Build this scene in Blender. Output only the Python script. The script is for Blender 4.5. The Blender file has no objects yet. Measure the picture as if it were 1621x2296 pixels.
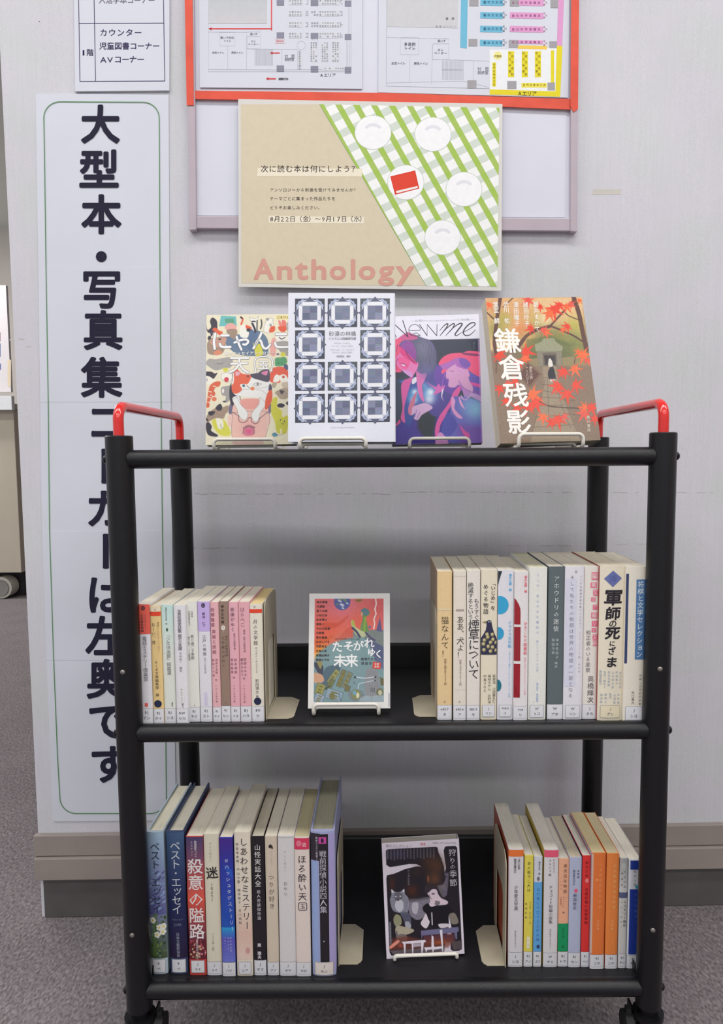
import bpy, math, random
import numpy as np
from mathutils import Matrix, Vector

# ------------------------------------------------------------------ camera, light, exposure
SC = bpy.context.scene
COL = SC.collection
W_PX, H_PX = 1621, 2296
F_PX, PITCH, ROLL, CX, CY = 1589.0, 0.0832, -0.0061, 860.0, 1148.0
EYE = Vector((-0.0094, -0.8372, 0.790))
ZE = EYE.z

def build_camera():
    cam = bpy.data.cameras.new('camera')
    cam.sensor_fit = 'AUTO'; cam.sensor_width = 36.0
    cam.lens = F_PX / H_PX * 36.0
    cam.shift_x = -(CX - W_PX / 2) / H_PX
    cam.clip_start = 0.02; cam.clip_end = 60
    o = bpy.data.objects.new('camera', cam); COL.objects.link(o)
    c, s = math.cos(PITCH), math.sin(PITCH)
    right, down, fwd = Vector((1, 0, 0)), Vector((0, -s, -c)), Vector((0, c, -s))
    c, s = math.cos(ROLL), math.sin(ROLL)
    r2 = right * c - down * s; d2 = right * s + down * c
    m = Matrix.Identity(4)
    for i in range(3):
        m[i][0] = r2[i]; m[i][1] = -d2[i]; m[i][2] = -fwd[i]; m[i][3] = EYE[i]
    o.matrix_world = m
    SC.camera = o
    cam.dof.use_dof = False
build_camera()

def ray(u, v):
    a, b = u - CX, v - CY
    c, s = math.cos(-ROLL), math.sin(-ROLL)
    a, b = c * a - s * b, s * a + c * b
    c, s = math.cos(-PITCH), math.sin(-PITCH)
    return (a / F_PX, c - s * (-b / F_PX), s + c * (-b / F_PX))
def on_y(u, v, y):            # where the sight line of a photo pixel meets the plane y
    d = ray(u, v); t = (y - EYE.y) / d[1]
    return Vector((EYE.x + t * d[0], y, EYE.z + t * d[2]))
def on_z(u, v, z):
    d = ray(u, v); t = (z - EYE.z) / d[2]
    return Vector((EYE.x + t * d[0], EYE.y + t * d[1], z))
WALL_Y, WALL_SKEW = 0.330, math.tan(0.019)
def on_wall(u, v, off=0.0):   # off: distance in front of the wall plaster
    d = ray(u, v); y0 = WALL_Y - off
    t = (y0 + WALL_SKEW * EYE.x - EYE.y) / (d[1] - WALL_SKEW * d[0])
    return Vector((EYE.x + t * d[0], EYE.y + t * d[1], EYE.z + t * d[2]))

world = bpy.data.worlds.new('library_ambience'); SC.world = world
world.use_nodes = True
bg = world.node_tree.nodes['Background']
bg.inputs[0].default_value = (0.93, 0.95, 1.0, 1); bg.inputs[1].default_value = 0.66
SC.view_settings.view_transform = 'Standard'; SC.view_settings.look = 'None'
SC.view_settings.gamma = 1.0; SC.view_settings.use_curve_mapping = False
SC.view_settings.exposure = 0.0
LAMP_POWER = [12.3, 12.3, 12.3, 10.4, 10.4, 10.4, 12.5, 12.5, 12.5, 15.0, 15.0, 34.0]   # watts, row by row from the wall
CEIL_Z = 2.45
LAMPS = [(-1.2, -0.55), (0.25, -0.55), (1.7, -0.55), (-1.2, -1.9), (0.25, -1.9), (1.7, -1.9), (-1.2, -3.2), (0.25, -3.2), (1.7, -3.2), (-2.6, 1.6), (-2.6, -0.4), (-2.7, 2.6)]  # the last lamp is added to brighten the far wall

# ------------------------------------------------------------------ materials
def lin(c):
    return tuple((x / 12.92 if x <= 0.04045 else ((x + 0.055) / 1.055) ** 2.4) for x in (k / 255.0 for k in c))
def mat(name, color=None, rough=0.5, metal=0.0, spec=0.5, noise=0.0, nscale=60.0, nmap=(1, 1, 1), bump=0.0, bscale=400.0, coat=0.0, attr=False, emit=None):
    m = bpy.data.materials.new(name); m.use_nodes = True
    nt = m.node_tree; N = nt.nodes; L = nt.links
    b = N['Principled BSDF']
    b.inputs['Roughness'].default_value = rough; b.inputs['Metallic'].default_value = metal
    b.inputs['Specular IOR Level'].default_value = spec
    if coat: b.inputs['Coat Weight'].default_value = coat; b.inputs['Coat Roughness'].default_value = 0.12
    tc = N.new('ShaderNodeTexCoord'); mp = N.new('ShaderNodeMapping'); mp.inputs['Scale'].default_value = nmap
    L.new(tc.outputs['Object'], mp.inputs['Vector'])
    if attr:
        a = N.new('ShaderNodeAttribute'); a.attribute_name = 'Col'; src = a.outputs['Color']
    else:
        a = N.new('ShaderNodeRGB'); a.outputs[0].default_value = (*lin(color), 1); src = a.outputs[0]
    if noise:
        n = N.new('ShaderNodeTexNoise'); n.inputs['Scale'].default_value = nscale; n.inputs['Detail'].default_value = 5
        L.new(mp.outputs[0], n.inputs['Vector'])
        r = N.new('ShaderNodeMapRange'); r.inputs['From Min'].default_value = 0.3; r.inputs['From Max'].default_value = 0.7
        r.inputs['To Min'].default_value = 1 - noise; r.inputs['To Max'].default_value = 1 + noise * 0.6
        L.new(n.outputs[0], r.inputs['Value'])
        x = N.new('ShaderNodeVectorMath'); x.operation = 'SCALE'
        L.new(src, x.inputs[0]); L.new(r.outputs[0], x.inputs['Scale']); src = x.outputs[0]
    L.new(src, b.inputs['Base Color'])
    if bump:
        n2 = N.new('ShaderNodeTexNoise'); n2.inputs['Scale'].default_value = bscale; n2.inputs['Detail'].default_value = 4
        L.new(mp.outputs[0], n2.inputs['Vector'])
        bp = N.new('ShaderNodeBump'); bp.inputs['Strength'].default_value = bump; bp.inputs['Distance'].default_value = 0.001
        L.new(n2.outputs[0], bp.inputs['Height']); L.new(bp.outputs[0], b.inputs['Normal'])
    if emit:
        b.inputs['Emission Color'].default_value = (*emit[0], 1); b.inputs['Emission Strength'].default_value = emit[1]
    return m

M_PRINT = mat('printed_laminate', rough=0.42, spec=0.35, attr=True, noise=0.03, nscale=250)
M_MATTE = mat('printed_matte_paper', rough=0.75, spec=0.2, attr=True, noise=0.03, nscale=120)
M_GLOSS = mat('glossy_book_jacket', rough=0.30, spec=0.45, attr=True, noise=0.02, nscale=180, bump=0.06, bscale=900)
M_PAGES = mat('page_edges', rough=0.9, spec=0.1, attr=True, noise=0.22, nscale=40, nmap=(60, 0.8, 0.8))
M_PAGES_S = mat('page_edges_face_out', rough=0.9, spec=0.1, attr=True, noise=0.22, nscale=40, nmap=(0.8, 60, 0.8))
M_BLACK = mat('black_powder_coat', (15, 15, 19), rough=0.32, spec=0.42, noise=0.12, nscale=90, bump=0.25, bscale=1500)
M_TRAY = mat('black_sheet_steel', (24, 23, 27), rough=0.47, spec=0.42, noise=0.2, nscale=40, bump=0.2, bscale=1300)
M_RED = mat('glossy_red_vinyl', (222, 24, 18), rough=0.22, spec=0.6, noise=0.05, nscale=40, coat=0.6)
M_RUBBER = mat('black_rubber', (24, 23, 25), rough=0.7, noise=0.1)
M_BOLT = mat('bolt_black_steel', (34, 33, 36), rough=0.25, metal=0.6)
M_SCREW = mat('worn_screw_head', (150, 145, 140), rough=0.35, metal=0.7, noise=0.4, nscale=900)
M_CREAM = mat('cream_enamel_steel', (180, 171, 150), rough=0.42, spec=0.4, noise=0.05, nscale=80)
M_WIRE = mat('white_vinyl_wire', (226, 222, 212), rough=0.35, spec=0.5, noise=0.05, nscale=120)
M_PAPER = mat('white_sheet_paper', (212, 215, 225), rough=0.55, spec=0.3, noise=0.025, nscale=9, bump=0.25, bscale=14)
M_POSTER = mat('warm_poster_paper', (216, 214, 208), rough=0.5, spec=0.3, noise=0.02, nscale=9, bump=0.3, bscale=12)
M_TAPE = mat('red_cloth_tape', (224, 84, 62), rough=0.55, spec=0.35, noise=0.10, nscale=35, bump=0.5, bscale=90)
M_FRAME = mat('mauve_board_frame', (184, 171, 180), rough=0.4, spec=0.4, noise=0.04, nscale=30)
M_BOARD = mat('whiteboard_face', (213, 215, 227), rough=0.35, spec=0.4, noise=0.02, nscale=12)

def wall_material():
    m = bpy.data.materials.new('woven_vinyl_wallpaper'); m.use_nodes = True
    nt = m.node_tree; N = nt.nodes; L = nt.links; b = N['Principled BSDF']
    b.inputs['Roughness'].default_value = 0.8; b.inputs['Specular IOR Level'].default_value = 0.2
    tc = N.new('ShaderNodeTexCoord')
    def noise(scale, mp, det=4):
        q = N.new('ShaderNodeMapping'); q.inputs['Scale'].default_value = mp; L.new(tc.outputs['Object'], q.inputs['Vector'])
        n = N.new('ShaderNodeTexNoise'); n.inputs['Scale'].default_value = scale; n.inputs['Detail'].default_value = det
        L.new(q.outputs[0], n.inputs['Vector']); return n.outputs[0]
    def rng(v, a, c, lo, hi):
        r = N.new('ShaderNodeMapRange'); r.inputs['From Min'].default_value = a; r.inputs['From Max'].default_value = c
        r.inputs['To Min'].default_value = lo; r.inputs['To Max'].default_value = hi; L.new(v, r.inputs['Value']); return r.outputs[0]
    def mul(a, c):
        r = N.new('ShaderNodeMath'); r.operation = 'MULTIPLY'; L.new(a, r.inputs[0]); L.new(c, r.inputs[1]); return r.outputs[0]
    vert = noise(210, (1, 1, 0.06)); fine = noise(520, (1, 1, 1), 2); cloud = noise(5, (1, 1, 1), 5)
    k = mul(mul(rng(vert, .3, .7, .978, 1.015), rng(fine, .3, .7, .955, 1.03)), rng(cloud, .3, .7, .965, 1.02))
    mix = N.new('ShaderNodeMix'); mix.data_type = 'RGBA'
    mix.inputs['A'].default_value = (*lin((210, 208, 216)), 1); mix.inputs['B'].default_value = (*lin((206, 208, 210)), 1)
    L.new(rng(noise(9, (1, 1, 1), 3), .42, .62, 0, 1), mix.inputs['Factor'])
    x = N.new('ShaderNodeVectorMath'); x.operation = 'SCALE'; L.new(mix.outputs['Result'], x.inputs[0]); L.new(k, x.inputs['Scale'])
    L.new(x.outputs[0], b.inputs['Base Color'])
    add = N.new('ShaderNodeMath'); add.operation = 'ADD'; L.new(vert, add.inputs[0]); L.new(fine, add.inputs[1])
    bp = N.new('ShaderNodeBump'); bp.inputs['Strength'].default_value = 0.35; bp.inputs['Distance'].default_value = 0.0008
    L.new(add.outputs[0], bp.inputs['Height']); L.new(bp.outputs[0], b.inputs['Normal'])
    return m
M_WALL = wall_material()
def carpet_material():
    m = bpy.data.materials.new('grey_loop_carpet'); m.use_nodes = True
    nt = m.node_tree; N = nt.nodes; L = nt.links; b = N['Principled BSDF']
    b.inputs['Roughness'].default_value = 0.95; b.inputs['Specular IOR Level'].default_value = 0.1
    tc = N.new('ShaderNodeTexCoord')
    q = N.new('ShaderNodeMapping'); q.inputs['Scale'].default_value = (1, 0.55, 1); q.inputs['Rotation'].default_value = (0, 0, 0.5); L.new(tc.outputs['Object'], q.inputs['Vector'])
    v = N.new('ShaderNodeTexVoronoi'); v.inputs['Scale'].default_value = 190; L.new(q.outputs[0], v.inputs['Vector'])
    n = N.new('ShaderNodeTexNoise'); n.inputs['Scale'].default_value = 260; n.inputs['Detail'].default_value = 4; L.new(q.outputs[0], n.inputs['Vector'])
    n2 = N.new('ShaderNodeTexNoise'); n2.inputs['Scale'].default_value = 7; L.new(tc.outputs['Object'], n2.inputs['Vector'])
    cr = N.new('ShaderNodeValToRGB'); e = cr.color_ramp.elements
    e[0].position = .30; e[0].color = (*lin((106, 98, 101)), 1); e[1].position = .70; e[1].color = (*lin((160, 152, 154)), 1)
    L.new(n.outputs[0], cr.inputs[0])
    r = N.new('ShaderNodeMapRange'); r.inputs['From Max'].default_value = .6; r.inputs['To Min'].default_value = 1.05; r.inputs['To Max'].default_value = .8; L.new(v.outputs['Distance'], r.inputs['Value'])
    r2 = N.new('ShaderNodeMapRange'); r2.inputs['From Min'].default_value = .3; r2.inputs['From Max'].default_value = .7; r2.inputs['To Min'].default_value = .92; r2.inputs['To Max'].default_value = 1.05; L.new(n2.outputs[0], r2.inputs['Value'])
    mm = N.new('ShaderNodeMath'); mm.operation = 'MULTIPLY'; L.new(r.outputs[0], mm.inputs[0]); L.new(r2.outputs[0], mm.inputs[1])
    x = N.new('ShaderNodeVectorMath'); x.operation = 'SCALE'; L.new(cr.outputs[0], x.inputs[0]); L.new(mm.outputs[0], x.inputs['Scale'])
    L.new(x.outputs[0], b.inputs['Base Color'])
    bp = N.new('ShaderNodeBump'); bp.inputs['Strength'].default_value = 0.6; bp.inputs['Distance'].default_value = 0.002
    L.new(n.outputs[0], bp.inputs['Height']); L.new(bp.outputs[0], b.inputs['Normal'])
    return m
M_CARPET = carpet_material()

# ------------------------------------------------------------------ mesh helpers
def tag(o, label=None, cat=None, group=None, kind=None):
    if label: o['label'] = label
    if cat: o['category'] = cat
    if group: o['group'] = group
    if kind: o['kind'] = kind
    return o
def empty(name, loc, label, cat, group=None, rot=None):
    o = bpy.data.objects.new(name, None); COL.objects.link(o); o.empty_display_size = 0.02
    o.location = loc
    if rot: o.rotation_euler = rot
    return tag(o, label, cat, group)
LIFT = 1.0   # colour gain for a batch of books, standing in for light missing there
def mesh(name, verts, faces, m, parent=None, color=None, colors=None, smooth=False, loc=None):
    me = bpy.data.meshes.new(name)
    me.from_pydata([tuple(v) for v in verts], [], faces)
    me.materials.append(m)
    if color is not None or colors is not None:
        at = me.color_attributes.new('Col', 'FLOAT_COLOR', 'CORNER')
        buf = np.ones((len(me.loops), 4), dtype=np.float32)
        if colors is None: buf[:, :3] = lin(color)
        else:
            tot = np.array([len(f) for f in faces]); cc = np.array([lin(c) for c in colors], dtype=np.float32)
            buf[:, :3] = np.repeat(cc, tot, axis=0)
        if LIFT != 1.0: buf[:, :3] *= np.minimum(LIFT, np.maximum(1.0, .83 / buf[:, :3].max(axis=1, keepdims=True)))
        at.data.foreach_set('color', buf.ravel())
    if smooth: me.polygons.foreach_set('use_smooth', [True] * len(me.polygons))
    me.update()
    o = bpy.data.objects.new(name, me); COL.objects.link(o)
    if parent: o.parent = parent
    if loc: o.location = loc
    return o
class MB:
    def __init__(s): s.v = []; s.f = []; s.c = []
    def box(s, x0, x1, y0, y1, z0, z1, c=None):
        n = len(s.v)
        s.v += [(x0, y0, z0), (x1, y0, z0), (x1, y1, z0), (x0, y1, z0), (x0, y0, z1), (x1, y0, z1), (x1, y1, z1), (x0, y1, z1)]
        s.f += [(n, n+3, n+2, n+1), (n+4, n+5, n+6, n+7), (n, n+1, n+5, n+4), (n+1, n+2, n+6, n+5), (n+2, n+3, n+7, n+6), (n+3, n, n+4, n+7)]
        s.c += [c] * 6; return s
    def prism(s, pts, d0, d1, fn=None):   # extrude 2D outline
        n = len(s.v); k = len(pts)
        for d in (d0, d1): s.v += [fn(p, d) for p in pts]
        s.f += [tuple(range(n + k - 1, n - 1, -1)), tuple(range(n + k, n + 2 * k))]
        s.f += [(n + i, n + (i + 1) % k, n + k + (i + 1) % k, n + k + i) for i in range(k)]
        s.c += [None] * (k + 2); return s
    def tube(s, path, r, seg=16, closed=False, cap=True):
        P = [Vector(p) for p in path]; n0 = len(s.v); k = len(P)
        prev = None
        for i, p in enumerate(P):
            if closed: t = (P[(i + 1) % k] - P[i - 1]).normalized()
            else: t = (P[min(i + 1, k - 1)] - P[max(i - 1, 0)]).normalized()
            if prev is None:
                a = Vector((0, 0, 1)) if abs(t.z) < .9 else Vector((0, 1, 0)); u = t.cross(a).normalized()
            else: u = (prev - t * prev.dot(t)).normalized()
            prev = u; w = t.cross(u)
            rr = r[i] if isinstance(r, (list, tuple)) else r
            for j in range(seg):
                th = 2 * math.pi * j / seg; s.v.append(tuple(p + (u * math.cos(th) + w * math.sin(th)) * rr))
        for i in range(k if closed else k - 1):
            a0 = n0 + i * seg; b0 = n0 + ((i + 1) % k) * seg
            for j in range(seg):
                s.f.append((a0 + j, a0 + (j + 1) % seg, b0 + (j + 1) % seg, b0 + j)); s.c.append(None)
        if cap and not closed:
            s.f.append(tuple(range(n0 + seg - 1, n0 - 1, -1))); s.f.append(tuple(range(n0 + (k - 1) * seg, n0 + k * seg))); s.c += [None, None]
        return s
    def build(s, name, m, parent=None, color=None, smooth=False, loc=None, bevel=0):
        o = mesh(name, s.v, s.f, m, parent, color=color, smooth=smooth, loc=loc)
        if smooth: auto(o)
        if bevel:
            b = o.modifiers.new('bevel', 'BEVEL'); b.width = bevel; b.segments = 2; b.limit_method = 'ANGLE'
        return o
def auto(o, ang=0.7):
    me = o.data
    try: me.set_sharp_from_angle(angle=ang)
    except Exception: pass
def arc_path(pts, rad, n=8):   # polyline with rounded corners
    P = [Vector(p) for p in pts]; out = [P[0]]
    for i in range(1, len(P) - 1):
        a, b, c = P[i - 1], P[i], P[i + 1]
        d1 = (a - b).normalized(); d2 = (c - b).normalized(); h = d1.angle(d2) / 2
        L = min(rad / math.tan(h), (a - b).length * .49, (c - b).length * .49); r = L * math.tan(h)
        cen = b + (d1 + d2).normalized() * (r / math.sin(h))
        s0 = b + d1 * L - cen; s1 = b + d2 * L - cen; ang = s0.angle(s1)
        for k in range(n + 1):
            t = k / n; v = (s0 * math.sin((1 - t) * ang) + s1 * math.sin(t * ang)) / math.sin(ang); out.append(cen + v)
    out.append(P[-1]); return out

# ------------------------------------------------------------------ lettering and flat print
_G = {}
def glyph(ch, bold=0.0, res=2):
    bold = 0.0; key = (ch, 0.0, res)
    if key in _G: return _G[key]
    cu = bpy.data.curves.new('glyph', 'FONT'); cu.body = ch; cu.size = 1.0; cu.resolution_u = res; cu.offset = bold
    ob = bpy.data.objects.new('glyph', cu); COL.objects.link(ob)
    dg = bpy.context.evaluated_depsgraph_get(); dg.update()
    me = bpy.data.meshes.new_from_object(ob.evaluated_get(dg))
    v = [(p.co.x, p.co.y) for p in me.vertices]; f = [tuple(p.vertices) for p in me.polygons]
    bpy.data.objects.remove(ob); bpy.data.curves.remove(cu); bpy.data.meshes.remove(me)
    cjk = ord(ch) > 0x2000
    if v: x0 = min(p[0] for p in v); x1 = max(p[0] for p in v)
    else: x0, x1 = 0, .3
    _G[key] = (v, f, (0.0, 1.0) if cjk else (x0, x1)); return _G[key]
STEP = 0.00003
ROT = set('ー～「」『』（）()〈〉…―-')
SMALL = set('っゃゅょァィゥェォッャュョぁぃぅぇぉ')
def cut(q, k, sgn):
    out = []
    for i in range(len(q)):
        a, b = q[i - 1], q[i]; fa, fb = (a[0] - k) * sgn, (b[0] - k) * sgn
        if (fa >= 0) != (fb >= 0): t = fa / (fa - fb); out.append((k, a[1] + (b[1] - a[1]) * t))
        if fb >= 0: out.append(b)
    return out
class Print:
    """flat print: shapes in sheet coordinates (x right, y down), mapped onto a surface by fn(x, y, lift)"""
    def __init__(s, fn, seg=1, knots=None): s.fn = fn; s.v = []; s.f = []; s.c = []; s.l = 1; s.seg = seg; s.knots = knots
    def add(s, pts, faces, c, l=None):
        if s.knots:           # curved spine: cut every face along the facets of the cover
            P2, F2 = [], []
            for f in faces:
                q = [pts[i] for i in f]; lo, hi = min(p[0] for p in q), max(p[0] for p in q)
                ks = [k for k in s.knots if lo < k < hi]
                for a, b in zip([None] + ks, ks + [None]):
                    r = q
                    if a is not None: r = cut(r, a, 1)
                    if b is not None: r = cut(r, b, -1)
                    if len(r) >= 3: F2.append(tuple(range(len(P2), len(P2) + len(r)))); P2 += r
            pts, faces = P2, F2
        n = len(s.v); lift = 0.0002 + STEP * (s.l if l is None else l)
        s.v += [s.fn(x, y, lift) for x, y in pts]; s.f += [tuple(n + i for i in f) for f in faces]; s.c += [c] * len(faces)
    def rect(s, x0, y0, x1, y1, c, l=None, seg=None):
        k = seg or s.seg; xs = [x0 + (x1 - x0) * i / k for i in range(k + 1)]
        pts = [(x, y0) for x in xs] + [(x, y1) for x in xs]
        s.add(pts, [(i, k + 1 + i, k + 2 + i, i + 1) for i in range(k)], c, l); return s
    def grad(s, x0, y0, x1, y1, c0, c1, n=12, l=None):
        for i in range(n):
            t = i / (n - 1); s.rect(x0, y0 + (y1 - y0) * i / n, x1, y0 + (y1 - y0) * (i + 1) / n, tuple(a + (b - a) * t for a, b in zip(c0, c1)), l)
    def poly(s, pts, c, l=None):
        from mathutils.geometry import tessellate_polygon
        tr = tessellate_polygon([[Vector((x, y, 0)) for x, y in pts]]); s.add(pts, [tuple(t) for t in tr], c, l); return s
    def ell(s, x, y, rx, ry, c, l=None, n=24, rot=0):
        cs, sn = math.cos(rot), math.sin(rot); pts = []
        for i in range(n):
            a = 2 * math.pi * i / n; p, q = rx * math.cos(a), ry * math.sin(a); pts.append((x + p * cs - q * sn, y + p * sn + q * cs))
        s.add(pts, [tuple(range(n))], c, l); return s
    def line(s, pts, w, c, l=None, closed=False):
        k = len(pts); V = []; 
        for i in range(k):
            a = pts[i - 1] if (i or closed) else pts[i]; b = pts[(i + 1) % k] if (i < k - 1 or closed) else pts[i]
            dx, dy = b[0] - a[0], b[1] - a[1]; d = math.hypot(dx, dy) or 1; nx, ny = -dy / d * w / 2, dx / d * w / 2
            V += [(pts[i][0] + nx, pts[i][1] + ny), (pts[i][0] - nx, pts[i][1] - ny)]
        F = [(2*i, 2*i+1, (2*i+3) % (2*k), (2*i+2) % (2*k)) for i in range(k if closed else k - 1)]
        s.add(V, F, c, l); return s
    def rrect(s, x0, y0, x1, y1, r, w, c, l=None, n=6):
        s.line(rr_pts(x0, y0, x1, y1, r, n), w, c, l, closed=True); return s
    def rfill(s, x0, y0, x1, y1, r, c, l=None, n=5):
        p = rr_pts(x0, y0, x1, y1, r, n); s.add(p, [tuple(range(len(p)))], c, l); return s
    def glyph(s, ch, cx, cy, size, c, bold=0, rot=0, sx=1.0, sy=1.0, l=None, shear=0, res=1):
        if ch in ' 　': return
        if bold >= .005:          # heavier weight: the plain outline printed again with small shifts
            n = 12 if bold >= .024 else 8 if bold >= .014 else 4 if bold >= .009 else 2
            for i in range(n):
                t = 2 * math.pi * i / n; s.glyph(ch, cx + bold * size * math.cos(t), cy + bold * size * math.sin(t), size, c, 0, rot, sx, sy, (s.l if l is None else l) + .25 * (i + 1), shear, res)
            if n > 4: s.glyph(ch, cx, cy, size, c, 0, rot, sx, sy, l, shear, res)
            return
        bold = 0
        v, f, (x0, x1) = glyph(ch, bold, res); mx = (x0 + x1) / 2; cs, sn = math.cos(rot), math.sin(rot); P = []
        for x, y in v:
            a = (x - mx) * size * sx; b = -(y - 0.36) * size * sy; a -= shear * b
            P.append((cx + a * cs - b * sn, cy + a * sn + b * cs))
        s.add(P, f, c, l)
    def vtext(s, t, xc, y0, y1, size, c, bold=0.0, sx=1.0, l=None, slant=0.0, res=1, sy=1.0):
        n = len(t); p = (y1 - y0) / max(n, 1)
        for i, ch in enumerate(t):
            cy = y0 + p * (i + .5); x = xc + slant * (cy - y0); rot = 0
            if ch in ROT: rot = math.pi / 2
            dx = dy = 0
            if ch in SMALL: dx, dy = .10 * size, -.10 * size
            if ch in '、。': dx, dy = .62 * size * sx, -.60 * size
            s.glyph(ch, x + dx, cy + dy, size, c, bold, rot, sx if not rot else 1, sy if not rot else sx, l, res=res)
    def htext(s, t, x0, yc, size, c, bold=0.0, x1=None, sx=1.0, l=None, shear=0, res=1, rot=0):
        if x1 is not None and all(ord(q) > 0x2000 for q in t):
            p = (x1 - x0) / len(t)
            for i, ch in enumerate(t): s.glyph(ch, x0 + p * (i + .5), yc, size, c, bold, rot, sx, 1, l, shear, res)
            return
        adv = []
        for ch in t:
            if ch == ' ': adv.append(.3)
            else:
                v, f, (a, b) = glyph(ch, bold, res); adv.append(b - a + (.09 if ord(ch) < 0x2000 else 0))
        tot = sum(adv); k = size if x1 is None else (x1 - x0) / tot; x = x0
        for ch, a in zip(t, adv):
            s.glyph(ch, x + a * k / 2, yc, size, c, bold, rot, (k / size) * sx, 1, l, shear, res); x += a * k
    def build(s, name, m, parent=None, label=None, loc=None):
        o = mesh(name, s.v, s.f, m, parent, colors=s.c, loc=loc)
        if label: o['label'] = label
        return o
def rr_pts(x0, y0, x1, y1, r, n=6):
    P = []
    for cx, cy, a0 in ((x1 - r, y0 + r, -90), (x1 - r, y1 - r, 0), (x0 + r, y1 - r, 90), (x0 + r, y0 + r, 180)):
        for i in range(n + 1):
            a = math.radians(a0 + 90 * i / n); P.append((cx + r * math.cos(a), cy + r * math.sin(a)))
    return P

# ------------------------------------------------------------------ painted cover illustrations (numpy canvas -> coloured mesh grid)
class Canvas:
    def __init__(s, quad, nx, ny, base):
        (s.tl, s.tr, s.br, s.bl) = quad; s.nx, s.ny = nx, ny
        s.a = np.ones((ny, nx, 3), dtype=np.float32) * np.array(base, dtype=np.float32)
        s.sc = nx / (s.tr[0] - s.tl[0])
        s.rng = np.random.default_rng(7)
    def uv(s, x, y):
        yt = (s.tl[1] + s.tr[1]) / 2; yb = (s.bl[1] + s.br[1]) / 2; v = (y - yt) / (yb - yt)
        for _ in range(3):
            xl = s.tl[0] + (s.bl[0] - s.tl[0]) * v; xr = s.tr[0] + (s.br[0] - s.tr[0]) * v; u = (x - xl) / (xr - xl)
            yt = s.tl[1] + (s.tr[1] - s.tl[1]) * u; yb = s.bl[1] + (s.br[1] - s.bl[1]) * u; v = (y - yt) / (yb - yt)
        return u * s.nx, v * s.ny
    def _mix(s, x0, y0, al, c):
        h, w = al.shape; reg = s.a[y0:y0 + h, x0:x0 + w]; reg += (np.array(c, dtype=np.float32) - reg) * al[..., None]
    def poly(s, pts, c, a=1.0, soft=1.0, smooth=False, tex=0.0):
        if smooth: pts = smooth_pts(pts)
        P = np.array([s.uv(*p) for p in pts]); pad = int(soft) + 2
        x0, y0 = np.maximum(np.floor(P.min(0)).astype(int) - pad, 0); x1 = min(int(P[:, 0].max()) + pad + 1, s.nx); y1 = min(int(P[:, 1].max()) + pad + 1, s.ny)
        if x1 <= x0 or y1 <= y0: return
        X, Y = np.meshgrid(np.arange(x0, x1) + .5, np.arange(y0, y1) + .5)
        ins = np.zeros(X.shape, bool); D = np.full(X.shape, 1e9)
        for i in range(len(P)):
            ax, ay = P[i - 1]; bx, by = P[i]
            if ay != by: ins ^= ((ay > Y) != (by > Y)) & (X < (bx - ax) * (Y - ay) / (by - ay) + ax)
            dx, dy = bx - ax, by - ay; L = dx * dx + dy * dy or 1e-9
            t = np.clip(((X - ax) * dx + (Y - ay) * dy) / L, 0, 1); D = np.minimum(D, (X - ax - t * dx) ** 2 + (Y - ay - t * dy) ** 2)
        sd = np.sqrt(D) * np.where(ins, 1, -1); al = np.clip(.5 + sd / soft, 0, 1) * a
        if tex: al = al * np.clip(1 - tex * s.rng.random(al.shape), 0, 1)
        s._mix(x0, y0, al.astype(np.float32), c)
    def ell(s, x, y, rx, ry, c, a=1.0, soft=1.0, rot=0, tex=0.0):
        cs, sn = math.cos(rot), math.sin(rot)
        s.poly([(x + rx * math.cos(t) * cs - ry * math.sin(t) * sn, y + rx * math.cos(t) * sn + ry * math.sin(t) * cs) for t in [k * math.pi / 9 for k in range(18)]], c, a, soft, tex=tex)
    def stroke(s, pts, w, c, a=1.0, smooth=True, soft=1.0):
        if smooth and len(pts) > 2: pts = smooth_pts(pts, closed=False)
        P = np.array([s.uv(*p) for p in pts]); R = w * s.sc / 2; pad = int(R) + 2
        x0, y0 = np.maximum(np.floor(P.min(0)).astype(int) - pad, 0); x1 = min(int(P[:, 0].max()) + pad + 1, s.nx); y1 = min(int(P[:, 1].max()) + pad + 1, s.ny)
        if x1 <= x0 or y1 <= y0: return
        X, Y = np.meshgrid(np.arange(x0, x1) + .5, np.arange(y0, y1) + .5); D = np.full(X.shape, 1e9)
        for i in range(1, len(P)):
            ax, ay = P[i - 1]; bx, by = P[i]; dx, dy = bx - ax, by - ay; L = dx * dx + dy * dy or 1e-9
            t = np.clip(((X - ax) * dx + (Y - ay) * dy) / L, 0, 1); D = np.minimum(D, (X - ax - t * dx) ** 2 + (Y - ay - t * dy) ** 2)
        al = np.clip((R - np.sqrt(D)) / soft + .5, 0, 1) * a; s._mix(x0, y0, al.astype(np.float32), c)
    def blot(s, x, y, r, c, a=1.0, ry=None):      # soft glow-like airbrush spot in the print
        ry = ry or r; u, v = s.uv(x, y); R = r * s.sc; RY = ry * s.sc
        X, Y = np.meshgrid(np.arange(s.nx) + .5, np.arange(s.ny) + .5)
        al = np.exp(-(((X - u) / R) ** 2 + ((Y - v) / RY) ** 2)) * a; s._mix(0, 0, al.astype(np.float32), c)
    def grain(s, amt, box=None, k=1):
        n = s.rng.random((s.ny // k + 1, s.nx // k + 1, 1)).astype(np.float32).repeat(k, 0).repeat(k, 1)[:s.ny, :s.nx]
        s.a += (n - .5) * amt
    def map_fn(s, fn):           # Print map in the same coordinates
        def g(x, y, lift):
            u, v = s.uv(x, y); return fn(u / s.nx, v / s.ny, lift)
        return g
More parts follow.
